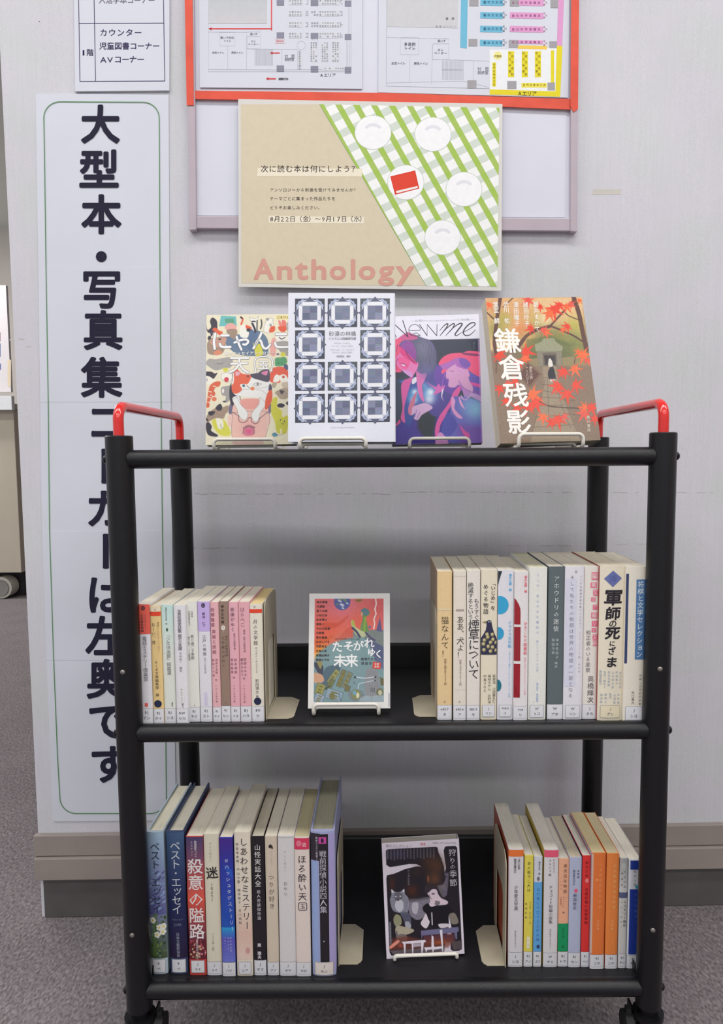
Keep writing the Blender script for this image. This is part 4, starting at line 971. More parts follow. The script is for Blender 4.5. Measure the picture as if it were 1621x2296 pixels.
def sunset(P):
    P.grad(-P.W, 634, P.W, 900, (78, 66, 104), (120, 74, 100), 8, 1); P.grad(-P.W, 900, P.W, 1350, (150, 78, 92), (222, 92, 74), 12, 1); P.grad(-P.W, 1350, P.W, 1780, (206, 84, 72), (110, 52, 72), 10, 1); P.rect(-P.W, 1780, P.W, 2000, (98, 38, 48), 1)
def purple(P):
    P.grad(-P.W, 648, P.W, 1020, (70, 44, 138), (44, 60, 160), 10, 1); P.grad(-P.W, 1020, P.W, 1640, (50, 62, 164), (38, 84, 176), 12, 1); P.grad(-P.W, 1640, P.W, 1760, (48, 150, 206), (70, 100, 190), 6, 1); P.grad(-P.W, 1760, P.W, 2030, (88, 84, 180), (108, 116, 198), 8, 1)
    P.poly([(-30, 940), (10, 960), (60, 1000), (70, 1100), (20, 1060)], (44, 84, 184), 2); P.poly([(-70, 1420), (0, 1450), (60, 1540), (70, 1620), (-20, 1560)], (36, 76, 172), 2)
def navy(P): P.grad(-P.W, 582, P.W, 1400, (66, 92, 128), (34, 42, 84), 22, 1); P.grad(-P.W, 1400, P.W, 1985, (34, 42, 84), (40, 30, 62), 10, 1)
BL = [
 (S4, dict(b=(140, 330, 580, 2168), c=(176, 192, 204), hard=True, d=.134, l='pale blue hardcover with daffodils on the spine, first at the left of the bottom tier', lab=('B', 'ベ', 'o', 1998, 2150), pg=(236, 230, 208),
      print=ALL(floral, T('ベスト・エッセイ', 0, 690, 1480, 112, (48, 56, 74), .002, l=14)))),
 (S4, dict(b=(358, 556, 580, 2168), c=(58, 70, 104), hard=True, d=.134, l='dark navy hardcover with white lettering, second from the left on the bottom tier', lab=('B', 'ベ', 'o', 1998, 2150), pg=(228, 222, 204),
      print=ALL(navy, T('ベスト・エッセイ', 0, 680, 1490, 118, (204, 210, 212), .004), H_('THE BEST ESSAY', -66, 1552, 22, (110, 118, 140), 0, 66), H_('2018', -44, 1608, 42, (120, 128, 150), .004, 44), T('日本文藝家協会', 0, 1700, 1975, 40, (160, 168, 182), .002)))),
 (S4, dict(b=(575, 766, 632, 2180), c=(196, 70, 64), d=.13, side=(190, 66, 60), l='book with a red and purple sunset spine and heavy white characters, bottom tier left row', lab=('J', 'スイ', 'o', 2010, 2152),
      print=ALL(sunset, spatter(46, 0, 1880, 92, 100, [(206, 176, 130), (178, 84, 96), (70, 26, 40), (150, 60, 66), (216, 150, 160)], 5, 16, 8), T('推理最新ベスト', 12, 674, 860, 30, (206, 200, 206), .01, l=8), T('ミステリー', -30, 674, 850, 28, (206, 200, 206), .006, l=8), T('殺意の隘路', 2, 868, 1778, 178, (226, 220, 218), .012, l=8), T('日本推理作家協会', 0, 1770, 2000, 30, (206, 196, 196), .004, l=8)))),
 (S4, dict(b=(772, 940, 602, 2178), c=(214, 208, 188), d=.13, l='cream book with one bold brush-written black character near the top of the spine', lab=('J', 'メイ', 'w', 2026, 2160),
      print=ALL(T('アンソロジー', -12, 690, 905, 30, (130, 124, 112)), lambda P: P.glyph('迷', 0, 1030, 138, (48, 44, 46), .016, -.1, l=3), T('ーまようー', -6, 1140, 1350, 40, (70, 64, 62), .006), T('アミの会（仮）', -8, 1705, 1925, 30, (130, 124, 114)))),),
 (S4, dict(b=(943, 1092, 645, 2190), c=(60, 70, 160), d=.128, side=(180, 84, 130), l='violet-blue book with small white title on the bottom tier', lab=('J', 'ハツ', 'w', 2032, 2166),
      print=ALL(purple, T('＃ハッシュタグストーリー', 0, 862, 1688, 52, (206, 208, 222), .002, slant=.06), T('麻布競馬場', 28, 1740, 1920, 22, (186, 188, 220)), T('柿原朋哉', 0, 1740, 1900, 22, (170, 172, 214)), T('木爾チレン', -36, 1740, 1900, 22, (160, 160, 210)), T('カツセ', -62, 1740, 1830, 18, (160, 160, 210))))),
 (S4, dict(b=(1107, 1287, 580, 2188), c=(222, 212, 196), d=.13, l='cream book blushing pink towards the foot with big black kana title', lab=('J', 'シア', 'o', 2024, 2168),
      print=ALL(G(1300, 1720, (222, 212, 196), (216, 184, 168), 10), G(1720, 2000, (216, 184, 168), (222, 196, 184), 8), E_(36, 1900, 26, 36, (200, 152, 148)), T('しあわせなミステリー', 14, 640, 1668, 96, (58, 50, 54), .002, l=5, slant=.02), T('伊坂幸太郎・中山七里・柚月裕子・吉川英梨', -58, 692, 1610, 36, (84, 76, 78), .0, l=5, slant=.02)))),
 (S5, dict(b=(250, 389, 632, 2178), c=(36, 32, 38), d=.13, l='black book with white title on the bottom tier', lab=('J', 'ヤマ', 'w', 2006, 2160), pg=(206, 198, 178),
      print=ALL(T('山怪実話大全', -4, 708, 1190, 72, (220, 218, 216), .006), T('岩人奇談傑作選', 0, 1215, 1560, 44, (196, 194, 194), .006), T('東　雅夫', -6, 1815, 2000, 46, (224, 222, 222), .016)))),
 (S5, dict(b=(397, 531, 630, 2178), c=(206, 192, 174), d=.128, l='beige slim book with faint brown lettering, right of the black book on the bottom tier', lab=('J', 'ツリ', 'w', 2028, 2160),
      print=ALL(E_(-8, 735, 16, 22, (60, 50, 48), 3, .4), E_(12, 745, 10, 22, (60, 50, 48), 3, -.2), T('アンソロジー', 4, 790, 955, 22, (150, 136, 124)), T('つりが好き', 0, 1040, 1440, 68, (112, 98, 92), .0)))),
 (S5, dict(b=(538, 722, 625, 2184), c=(212, 208, 208), d=.13, l='plain white book with sparse grey lettering on the bottom tier', lab=('J', 'オヤ', 'w', 2026, 2166),
      print=ALL(FULL(630, 640, (196, 192, 192)), T('アンソロジー', -14, 780, 1025, 30, (140, 138, 142)), T('おやつ', -12, 1120, 1298, 50, (124, 120, 126), .0)))),
 (S5, dict(b=(722, 886, 640, 2190), c=(222, 208, 200), d=.13, pg=(196, 186, 150), l='pinkish white book with a crimson square at the top of the spine', lab=('J', 'ホロ', 'w', 2030, 2168),
      print=ALL(FULL(646, 770, (208, 58, 92)), E_(-32, 705, 30, 34, (222, 120, 140)), T('酒', 26, 690, 750, 50, (236, 210, 214), .004), T('ほろ酔い天', 0, 830, 1345, 96, (74, 66, 72), .008), RO(-46, 1362, 46, 1446, 16, 8, (74, 66, 72)), T('玉', 0, 1378, 1430, 62, (74, 66, 72), .006)))),
 (S5, dict(b=(900, 1167, 575, 2192), c=(164, 168, 206), hard=True, d=.150, round=(.004, 2.6), pg=(176, 172, 150), l='thick lavender hardcover with a black title strip beside the bookend on the bottom tier', lab=('J', 'セン', 'o', 2030, 2180), labc=(222, 212, 206),
      print=ALL(R(-133, 596, -30, 896, (52, 44, 56)), R(-133, 900, -56, 2100, (150, 168, 212)), R(-40, 602, 62, 2030, (38, 34, 40)), R(62, 602, 133, 2150, (166, 158, 204)), R(-44, 634, 42, 706, (190, 74, 152), 3), E_(-2, 672, 16, 26, (50, 30, 60), 5), T('論創ミステリ叢書', -66, 630, 860, 26, (190, 184, 196), .012), T('50', -66, 862, 900, 24, (190, 184, 196), .01), T('戦前探偵小説四人集', 2, 782, 1480, 82, (192, 188, 200), .004), E_(2, 1796, 9, 9, (150, 150, 156), 3)))),
]
for i, (s, sp) in enumerate(BL): spine_book(2, s, sp, G3, i)

G4 = 'paperbacks at the right of the bottom tier'
S6 = (1070, 1800, 5.74); S7 = (1230, 1800, 5.74)
CM = (226, 220, 206)
BR = [
 (S6, dict(b=(392, 585, 605, 2110), c=(214, 210, 214), side=(176, 84, 56), d=.122, pg=CM, l='white paperback with an orange top band beside the bottom tier right bookend', lab=('J', 'シヨ', 'w', 1920, 2094),
      print=ALL(FULL(608, 692, (224, 116, 56)), T('江戸川乱歩', 36, 716, 860, 34, (96, 90, 98), .012), T('稲垣足穂ほか', -14, 716, 905, 34, (96, 90, 98), .016), T('少年愛文学選', 2, 1060, 1382, 54, (90, 84, 92), .008), T('平凡社ライブラリー', -2, 1640, 1870, 26, (112, 106, 112), .012)))),
 (S6, dict(b=(594, 711, 685, 2108), c=(220, 206, 86), side=(150, 60, 50), d=.105, pg=CM, l='yellow paperback on the bottom tier', lab=('BJ', 'アノ', 'w', 1912, 2094),
      print=ALL(T('あの街で二人は', 0, 752, 1150, 48, (96, 92, 62), .006), T('村山由佳　山本文緒　三浦', 20, 1270, 1560, 24, (150, 140, 80)), T('新潮社編', -34, 1270, 1500, 28, (130, 122, 78), .01), RF(-22, 1720, 20, 1875, 18, (228, 222, 196)), T('しお', 0, 1735, 1860, 24, (150, 130, 90))))),
 (S6, dict(b=(718, 826, 700, 2108), c=(204, 206, 214), d=.105, pg=CM, l='paperback with a white top and sky-blue body on the bottom tier', lab=('BJ', 'ゴフ', 'w', 1912, 2094),
      print=ALL(FULL(1020, 1912, (96, 162, 216)), T('細谷正充　編', 12, 755, 925, 26, (98, 96, 106), .014), E_(0, 975, 18, 26, (110, 112, 120)), T('五分後にホロリと江戸人情', 0, 1080, 1790, 46, (62, 96, 150), .002), E_(8, 1850, 22, 26, (50, 74, 110))))),
 (S6, dict(b=(845, 1028, 610, 2113), c=(214, 210, 212), side=(196, 168, 60), d=.122, pg=(232, 226, 214), l='white paperback with a pink band at the top on the bottom tier', lab=('W', 'チエ', 'w', 1928, 2096),
      print=ALL(FULL(612, 700, (224, 90, 118)), T('ヤロスラフ', 30, 722, 905, 34, (96, 92, 100), .004), T('オルシャ編', -18, 722, 945, 34, (96, 92, 100), .006), T('チェコSF短編小説集', -2, 1060, 1555, 50, (96, 92, 100), .008), T('平凡社ライブラリー', -2, 1620, 1870, 26, (112, 106, 112), .012)))),
 (S6, dict(b=(1031, 1166, 728, 2106), c=(228, 170, 138), d=.105, pg=CM, l='salmon paperback with a green foot on the bottom tier', lab=('BJ', 'トウ', 'w', 1914, 2092),
      print=ALL(FULL(1552, 1912, (26, 146, 92)), T('東京百年物語', 16, 780, 1170, 52, (122, 90, 76), .004), T('一八六八', -34, 940, 1130, 26, (150, 108, 88)), T('ロバート', 30, 1200, 1370, 20, (150, 104, 84)), T('キャンベル', -4, 1200, 1340, 22, (140, 96, 80), .006), T('十重田裕一', -36, 1200, 1340, 22, (140, 96, 80), .006), T('編', 0, 1390, 1425, 26, DK2), T('岩波文庫', 2, 1600, 1740, 30, (24, 96, 68), .006), T('緑', 0, 1820, 1880, 32, (24, 80, 60), .01)))),
 (S7, dict(b=(250, 407, 710, 2115), c=(176, 182, 206), d=.105, pg=(206, 194, 170), l='pale lavender-grey paperback left of the red one on the bottom tier', lab=('BJ', 'セン', 'w', 1926, 2098),
      print=ALL(T('伊東潤', 32, 860, 975, 30, (104, 104, 124), .014), T('岡田秀文ほか', -22, 860, 1060, 32, (96, 96, 116), .014), E_(6, 1128, 24, 26, (226, 96, 128)), T('戦国秘史', -6, 1165, 1375, 48, (96, 96, 118), .010), T('歴史小説アンソロジー', 34, 1170, 1400, 18, (140, 142, 164))))),
 (S7, dict(b=(412, 522, 690, 2112), c=(214, 54, 52), side=(110, 40, 52), d=.105, pg=CM, l='bright red paperback on the bottom tier', lab=('BJ', 'ベツ', 'w', 1916, 2096),
      print=ALL(T('朝日文庫', 0, 745, 965, 34, (104, 30, 38), .006), E_(6, 1000, 24, 28, (226, 130, 124)), T('吉原花魁の恋愛事情', 2, 1090, 1565, 44, (118, 30, 36), .008)))),
 (S7, dict(b=(530, 712, 655, 2138), c=(222, 118, 60), side=(176, 176, 196), d=.105, pg=(214, 198, 156), l='deep orange paperback right of the red one on the bottom tier', lab=('BJ', 'ニホ', 'w', 1950, 2110),
      print=ALL(R(-91, 660, -70, 1940, (206, 176, 160)), T('日本推理作家協会編', 22, 760, 1370, 46, (236, 158, 96), .002), T('文芸社', 2, 1500, 1640, 38, (240, 176, 120), .002), E_(-22, 990, 12, 14, (240, 168, 110))))),
 (S7, dict(b=(722, 882, 660, 2134), c=(226, 132, 66), d=.105, pg=(210, 196, 160), l='lighter orange paperback, second of the two orange ones on the bottom tier', lab=('BJ', 'ニホ', 'w', 1950, 2110),
      print=ALL(T('日本推理作家協会編', 22, 780, 1370, 46, (236, 176, 112), .002), T('文芸社', 6, 1500, 1640, 36, (240, 188, 130), .002)))),
 (S7, dict(b=(888, 996, 715, 2125), c=(206, 204, 200), d=.105, pg=(234, 228, 214), l='white and grey paperback between the orange and the blue ones on the bottom tier', lab=('BJ', 'サン', 'w', 1940, 2104),
      print=ALL(G(720, 1150, (170, 170, 168), (206, 206, 204), 8), E_(-6, 810, 26, 34, (190, 192, 192), 3), T('完全犯罪', 12, 860, 1110, 28, (110, 110, 112), .01), T('編集部', -24, 870, 1090, 26, (110, 110, 112), .01), FULL(1150, 1222, (90, 96, 130)), T('ミステリー傑作', 20, 1250, 1600, 38, (98, 98, 98), .016), T('アンソロジー', -24, 1250, 1620, 28, (130, 130, 128), .016)))),
 (S7, dict(b=(1003, 1162, 740, 2130), c=(214, 216, 222), d=.105, pg=(238, 232, 216), l='blue and white paperback against the right post on the bottom tier', lab=('BJ', 'ダイ', 'w', 1960, 2106),
      print=ALL(R(-62, 745, 79, 860, (38, 62, 150)), T('時代小説', 0, 860, 1080, 34, (120, 126, 136), .006), R(-62, 1110, 79, 1950, (36, 60, 150)), T('アンソロジー', 18, 1150, 1560, 34, (130, 150, 200), .002), E_(24, 1080, 18, 24, (60, 160, 180), 3)))),
]
for i, (s, sp) in enumerate(BR): spine_book(2, s, sp, G4, i)

LIFT = 1.0
# ------------------------------------------------------------------ bookends
def bookend(x, yf, tz, side, height, depth, tongue, label, slot=True):
    e = empty('bookend', (x, yf, tz), label, 'bookend', 'cream steel bookends')
    th = .0012
    # upright plate in the y-z plane with rounded top and an oval slot
    o = []
    def arc(cy, cz, r, a0, a1, n=8): return [(cy + r * math.cos(math.radians(a0 + (a1 - a0) * k / n)), cz + r * math.sin(math.radians(a0 + (a1 - a0) * k / n))) for k in range(n + 1)]
    r = .018
    outer = [(.002, 0)] + arc(.002 + r, height - r, r, 180, 90) + arc(depth - r, height - r, r, 90, 0) + [(depth, 0)]
    hy0, hy1, hz0, hz1 = .022, depth - .018, .004, height * .62; r2 = .012
    hole = [(hy0, hz0)] + arc(hy0 + r2, hz1 - r2, r2, 180, 90) + arc(hy1 - r2, hz1 - r2, r2, 90, 0) + [(hy1, hz0)]
    n = len(outer); V = []
    for dx in (0, side * th): V += [(dx, y, z) for y, z in outer] + [(dx, y, z) for y, z in hole]
    F = []
    m = 2 * n
    for base in (0, m):
        for i in range(n - 1): F.append((base + i, base + i + 1, base + n + i + 1, base + n + i))
    for i in range(n): F.append((i, (i + 1) % n, m + (i + 1) % n, m + i)); F.append((n + i, m + n + i, m + n + (i + 1) % n, n + (i + 1) % n))
    F.append((0, n, 2 * n - 1, n - 1)); F.append((m, m + n - 1, m + 2 * n - 1, m + n))
    mesh('upright_plate', V, F, M_CREAM, e)
    # foot: rounded tongue lying on the tray, punched out of the upright
    pts = [(0, .004), (tongue * .82, .004)] + [(tongue - .010 + .010 * math.cos(math.radians(a)), .014 + .010 * math.sin(math.radians(a))) for a in (-70, -40, -10)] + [(tongue + (.000 if slot else .002), .070)] + [(tongue - .012, .082), (0, .082)]
    mb = MB(); mb.prism([(side * a, c) for a, c in pts], .0003, .0015, lambda p, d: (p[0], p[1], d)); mb.build('foot', M_CREAM, e, bevel=.0004)
    return e
def tray_pt(u, v, k): return on_z(u, v, TZ[k])
q = tray_pt(595, 1617, 1); bookend(q.x, .016, TZ[1], 1, .150, .095, .034, 'cream metal bookend right of the pale paperback row on the middle tier')
q = tray_pt(979, 1608, 1); bookend(q.x, .020, TZ[1], -1, .135, .095, .028, 'cream metal bookend left of the kraft-yellow book on the middle tier')
q = tray_pt(757, 2184, 2); bookend(q.x, .026, TZ[2], 1, .150, .110, .031, 'cream metal bookend right of the thick lavender book on the bottom tier')
q = tray_pt(1135, 2172, 2); bookend(q.x, .022, TZ[2], -1, .150, .095, .030, 'cream metal bookend left of the orange-banded paperback on the bottom tier')

# ------------------------------------------------------------------ books displayed face out, each on a wire stand
def display(px_bl, px_br, px_top, y, lean, yaw, roll, th, color, label, shelf, wscale=1.0, hard=False, pages=(222, 214, 196), stand=None, stand_dy=-.0055, back=None, mcov=None, standlabel=None, group='books displayed face out on wire stands', hfix=None):
    a = on_y(*px_bl, y); c = on_y(*px_br, y); mid = (a + c) / 2; w = (c - a).length / math.cos(yaw) * wscale
    h = .18; um = (px_bl[0] + px_br[0]) / 2
    for _ in range(8): h = (on_y(um, px_top, y + h * math.sin(lean) * math.cos(yaw)).z - mid.z) / math.cos(lean)
    if hfix: h = hfix
    e = empty('book', mid, label, 'book', group, rot=(-lean, roll, yaw))
    tb = .0022 if hard else .0005
    # cover: front board, spine on the right, back board (front at y=0, back at y=th)
    r = .0025; V = []; F = []; C = []
    out = [(-w / 2, 0)] + [(w / 2 - r, 0)] + [(w / 2 - r + r * math.sin(k * math.pi / 8), r - r * math.cos(k * math.pi / 8)) for k in range(1, 5)] + [(w / 2, th - r)] + [(w / 2 - r + r * math.cos(k * math.pi / 8), th - r + r * math.sin(k * math.pi / 8)) for k in range(1, 5)] + [(-w / 2, th)]
    inn = [(-w / 2, th - tb), (w / 2 - tb - .001, th - tb), (w / 2 - tb - .001, tb), (-w / 2, tb)]
    ring = out + inn; k = len(ring); V = [(x, yy, 0) for x, yy in ring] + [(x, yy, h) for x, yy in ring]
    for i in range(k): F.append((i, (i + 1) % k, k + (i + 1) % k, k + i)); C.append(color)
    for b0 in (0, k):
        m = len(out)
        for q in ((0, 1, m + 2, m + 3), tuple([m + 2] + list(range(1, m - 1)) + [m + 1]), (m - 2, m - 1, m, m + 1)):
            q = [b0 + z for z in q]; F.append(tuple(q)); C.append(color)
    mesh('cover', V, F, mcov or M_GLOSS, e, colors=C)
    g = .003 if hard else .0004; mb = MB(); mb.box(-w / 2 + (.003 if hard else .0006), w / 2 - tb - .0016, tb + .0001, th - tb - .0001, g, h - g); mb.build('page_block', M_PAGES_S, e, color=pages)
    fn = lambda u, v, l: ((u - .5) * w, -l, (1 - v) * h)
    # wire stand
    if stand:
        sx0, sx1, barv = stand; r = .0023
        yb = y + stand_dy - r
        p0 = on_y(sx0, barv, yb); p1 = on_y(sx1, barv, yb); cx = (p0.x + p1.x) / 2; a_ = (p1.x - p0.x) / 2 - r
        tz = TZ[shelf]; zb = (p0.z + p1.z) / 2 - tz - r
        s = empty('book_stand', (cx, yb, tz), standlabel or 'white wire book stand', 'book stand', 'white wire book stands', rot=(0, 0, yaw))
        mb = MB(); mb.tube(arc_path([(-a_, .075, r), (-a_, .0, r), (-a_, 0, zb), (a_, 0, zb), (a_, 0, r), (a_, .075, r)], .0062, 7), r, 14); mb.build('front_lip', M_WIRE, s, smooth=True)
        rest = mid.z - tz; yk = r + .012
        rr = max(.0012, min(.0023, (rest - 2 * r) / 2 + .0002)); mb = MB()
        mb.tube(arc_path([(-a_ + .001, yk - .004 - stand_dy, 2 * r + .0001), (-a_ + .004, yk - .004 - stand_dy, max(rest - rr, 2 * r + rr)), (a_ - .004, yk - .004 - stand_dy, max(rest - rr, 2 * r + rr)), (a_ - .001, yk - .004 - stand_dy, 2 * r + .0001)], .002, 3), rr, 10); mb.build('rest_wire', M_WIRE, s, smooth=True)
        hb = min(.10, h * .55); t = math.tan(lean); yb_ = -stand_dy + r * 2 + th / math.cos(lean) + .0012
        mb = MB(); mb.tube(arc_path([(-a_, .068, r), (-a_, .090 + r, r), (-a_ * .8, yb_ + (hb + rest) * t + r * 1.6, hb), (a_ * .8, yb_ + (hb + rest) * t + r * 1.6, hb), (a_, .090 + r, r), (a_, .068, r)], .010, 6), r * .93, 12); mb.build('back_support', M_WIRE, s, smooth=True)
    return e, fn, w, h
SL = math.radians

# --- 1 cat book
e, fn, w, h = display((461, 998), (664, 996), 705, .095, SL(9), 0, SL(-.3), .014, (226, 222, 206), 'cream paperback with cats and a bald man on the cover, leftmost on top tier', 0, stand=(475, 620.5, 981), standlabel='white wire book stand holding the cat-covered book on the top tier')
cv = Canvas(((15, 40), (1540, 40), (1575, 2238), (35, 2242)), 200, 290, (230, 224, 196))
Kc = (52, 48, 62); OR_ = (222, 92, 62); GRY = (158, 154, 152); YL = (208, 206, 70); BR_ = (150, 126, 108); WHT = (236, 234, 224); PKS = (228, 168, 158); BLU_ = (88, 112, 142)
S = lambda *a, **k: cv.poly(*a, smooth=True, **k)
def outl(pts, c=(120, 112, 110), w=5): cv.stroke(list(pts) + [pts[0]], w, c, .75)
S([(20, 220), (40, 300), (100, 250), (80, 150), (120, 90), (190, 140), (205, 230), (195, 320), (120, 350), (60, 350), (25, 300)], Kc)
S([(120, 300), (170, 260), (250, 320), (295, 330), (280, 390), (230, 385), (180, 340)], OR_); S([(90, 350), (140, 330), (120, 410), (95, 400)], (80, 60, 90)); cv.ell(75, 440, 30, 40, Kc)
cv.poly([(265, 60), (520, 75), (535, 240), (235, 240)], (106, 184, 184)); cv.poly([(330, 110), (480, 110), (500, 190), (340, 185)], (84, 150, 112), .8)
S([(330, 260), (380, 200), (450, 190), (520, 230), (530, 300), (480, 310), (360, 300)], PKS); S([(370, 300), (530, 300), (540, 400), (490, 470), (420, 420), (380, 370)], BR_, tex=.2)
S([(350, 420), (440, 430), (500, 470), (560, 380), (720, 420), (760, 320), (860, 320), (960, 350), (1060, 470), (1080, 640), (1040, 740), (760, 750), (560, 720), (440, 640), (350, 540)], BLU_, tex=.15)
S([(740, 330), (800, 290), (870, 310), (880, 420), (860, 640), (740, 640), (720, 460)], (86, 110, 142))
S([(590, 330), (610, 240), (680, 220), (770, 260), (750, 320), (720, 440), (600, 420)], WHT); S([(690, 225), (780, 260), (775, 300), (700, 290)], OR_); cv.ell(735, 310, 35, 30, Kc); cv.stroke([(610, 90), (635, 130), (610, 210)], 30, OR_); cv.stroke([(600, 90), (625, 110)], 28, Kc)
S([(750, 80), (800, 110), (870, 105), (900, 75), (890, 160), (860, 190), (780, 180)], WHT); outl([(750, 80), (800, 110), (870, 105), (900, 75), (890, 160), (860, 190), (780, 180)]); cv.ell(820, 165, 40, 14, Kc); S([(790, 190), (850, 190), (870, 340), (800, 300)], WHT); cv.stroke([(800, 200), (840, 290), (850, 340)], 36, Kc); cv.stroke([(880, 150), (880, 330)], 20, Kc); cv.stroke([(950, 140), (960, 220), (940, 290)], 22, Kc)
S([(1000, 260), (1040, 150), (1140, 110), (1150, 200), (1180, 280), (1100, 360), (1000, 340)], WHT); outl([(1000, 260), (1040, 150), (1140, 110), (1150, 200), (1180, 280), (1100, 360), (1000, 340)]); cv.ell(1055, 130, 30, 24, GRY); cv.ell(1110, 230, 22, 26, GRY); S([(1085, 340), (1110, 260), (1180, 250), (1185, 320), (1140, 355)], OR_)
cv.poly([(1200, 70), (1560, 60), (1560, 140), (1200, 135)], (236, 220, 150)); S([(1240, 150), (1280, 170), (1300, 260), (1260, 250)], (226, 130, 120)); S([(1300, 150), (1360, 160), (1380, 250), (1310, 260)], (226, 120, 110)); S([(1240, 260), (1390, 255), (1360, 340), (1280, 340)], OR_); S([(1390, 190), (1560, 170), (1560, 420), (1400, 340)], (178, 172, 166)); cv.ell(1450, 280, 40, 50, Kc)
S([(50, 500), (120, 440), (330, 430), (350, 560), (300, 700), (180, 730), (60, 700), (35, 580)], BR_, tex=.2); S([(100, 470), (340, 420), (350, 520), (250, 600), (120, 560)], (198, 150, 132)); cv.ell(250, 460, 26, 14, Kc); S([(150, 680), (240, 640), (290, 700), (200, 735)], (214, 136, 104))
S([(810, 520), (860, 580), (920, 540), (960, 600), (990, 700), (960, 750), (860, 745), (840, 620)], YL); S([(1130, 480), (1200, 470), (1200, 740), (1110, 720)], PKS); S([(1220, 380), (1420, 440), (1400, 500), (1240, 520)], WHT); cv.stroke([(1260, 440), (1300, 470), (1360, 440)], 14, Kc); S([(1200, 520), (1420, 520), (1430, 750), (1300, 700), (1220, 600)], GRY, tex=.2); S([(1300, 700), (1360, 700), (1360, 760), (1290, 760)], YL); cv.ell(1240, 725, 26, 16, (96, 90, 120))
S([(20, 860), (80, 790), (180, 800), (300, 780), (430, 770), (480, 840), (440, 940), (330, 950), (200, 990), (80, 930)], GRY, tex=.18); cv.stroke([(210, 870), (260, 880), (310, 865)], 10, (110, 108, 110))
S([(1190, 860), (1200, 790), (1290, 780), (1370, 780), (1400, 850), (1360, 910), (1270, 930), (1200, 920)], (74, 150, 100), tex=.15); cv.ell(1250, 875, 8, 10, Kc); cv.ell(1310, 878, 8, 10, Kc); S([(1340, 920), (1400, 900), (1420, 980), (1370, 1000)], (86, 92, 124))
S([(1160, 960), (1320, 940), (1420, 1010), (1560, 1000), (1560, 1130), (1430, 1130), (1250, 1080), (1290, 1200), (1120, 1190), (1110, 1080)], (222, 86, 62), tex=.12); S([(1200, 1080), (1260, 1080), (1270, 1180), (1170, 1190)], WHT); S([(1290, 1080), (1380, 1080), (1420, 1200), (1300, 1180)], WHT); cv.ell(1340, 1110, 22, 24, (190, 74, 66))
S([(20, 1010), (120, 1010), (170, 1040), (220, 1030), (180, 1100), (150, 1130), (90, 1090), (20, 1070)], Kc); cv.ell(45, 1145, 14, 30, Kc); S([(10, 1090), (90, 1100), (200, 1170), (100, 1220), (10, 1200)], WHT, .7)
S([(290, 1050), (400, 1020), (470, 1060), (460, 1150), (380, 1190), (290, 1130)], WHT); outl([(290, 1050), (400, 1020), (470, 1060), (460, 1150), (380, 1190), (290, 1130)]); cv.ell(375, 1145, 40, 42, (206, 62, 72)); S([(315, 950), (400, 960), (380, 1010), (330, 1010)], YL)
S([(100, 1240), (180, 1180), (270, 1180), (260, 1250), (180, 1290), (150, 1400), (100, 1500), (90, 1600), (40, 1600), (55, 1460), (70, 1340)], (214, 98, 66)); 
for a_, b_ in ((80, 1340), (60, 1430), (100, 1400), (150, 1250), (60, 1520)): cv.stroke([(a_, b_), (a_ + 50, b_ + 14)], 13, (238, 226, 206))
cv.ell(160, 1380, 30, 40, (214, 98, 66)); cv.ell(172, 1470, 42, 36, (222, 120, 88)); S([(290, 1280), (400, 1250), (460, 1260), (440, 1480), (350, 1530), (370, 1430), (300, 1400)], GRY); cv.ell(320, 1335, 18, 40, WHT); cv.ell(345, 1515, 30, 14, Kc)
S([(430, 1300), (480, 1150), (560, 1170), (640, 1700), (500, 1680), (440, 1500)], Kc); S([(440, 1560), (520, 1640), (480, 1780), (420, 1700)], (110, 104, 130)); S([(1060, 1600), (1140, 1560), (1160, 1640), (1090, 1760), (1060, 1700)], (120, 108, 140))
S([(190, 1620), (260, 1560), (310, 1610), (410, 1580), (410, 1680), (370, 1720), (330, 1800), (200, 1790), (60, 1860), (40, 1790), (90, 1690)], BR_, tex=.25); S([(200, 1610), (270, 1550), (310, 1600), (290, 1660), (230, 1660)], Kc); S([(80, 1680), (190, 1680), (150, 1740), (90, 1740)], Kc); S([(40, 1880), (90, 1860), (140, 1930), (130, 2000), (240, 2070), (220, 2100), (100, 2080), (50, 2010)], Kc); cv.stroke([(50, 1800), (70, 1830)], 26, Kc)
S([(140, 1840), (200, 1800), (330, 1810), (400, 1900), (460, 2030), (420, 2090), (280, 2070), (180, 1960)], (212, 210, 80)); S([(210, 1800), (320, 1820), (330, 1960), (250, 1960)], WHT, .9); cv.stroke([(290, 1890), (300, 1950), (340, 1960)], 6, (90, 86, 88))
S([(1150, 1500), (1240, 1450), (1240, 1600), (1320, 1680), (1330, 1780), (1430, 1760), (1440, 1900), (1400, 2040), (1330, 2060), (1320, 1980), (1240, 2010), (1200, 1850), (1140, 1700)], YL); S([(1230, 1860), (1440, 1800), (1420, 1950), (1400, 2050), (1360, 2050), (1340, 1960), (1290, 1970), (1300, 2050), (1240, 2030)], (200, 200, 66)); cv.ell(1300, 1830, 9, 12, Kc); cv.ell(1368, 1855, 9, 12, Kc); cv.stroke([(1320, 1885), (1340, 1900), (1360, 1885)], 6, Kc)
S([(1240, 1580), (1300, 1550), (1370, 1580), (1340, 1620), (1270, 1620)], Kc); S([(1390, 1540), (1440, 1520), (1440, 1590), (1400, 1570)], Kc); S([(1200, 1370), (1300, 1310), (1420, 1290), (1420, 1460), (1300, 1480), (1240, 1420)], (160, 140, 124), tex=.3); S([(1280, 1330), (1360, 1350), (1310, 1400)], (74, 68, 78)); S([(1150, 1220), (1230, 1200), (1200, 1290), (1150, 1270)], (176, 160, 140)); S([(1310, 1210), (1420, 1200), (1430, 1300), (1340, 1290)], (196, 180, 160), tex=.3)
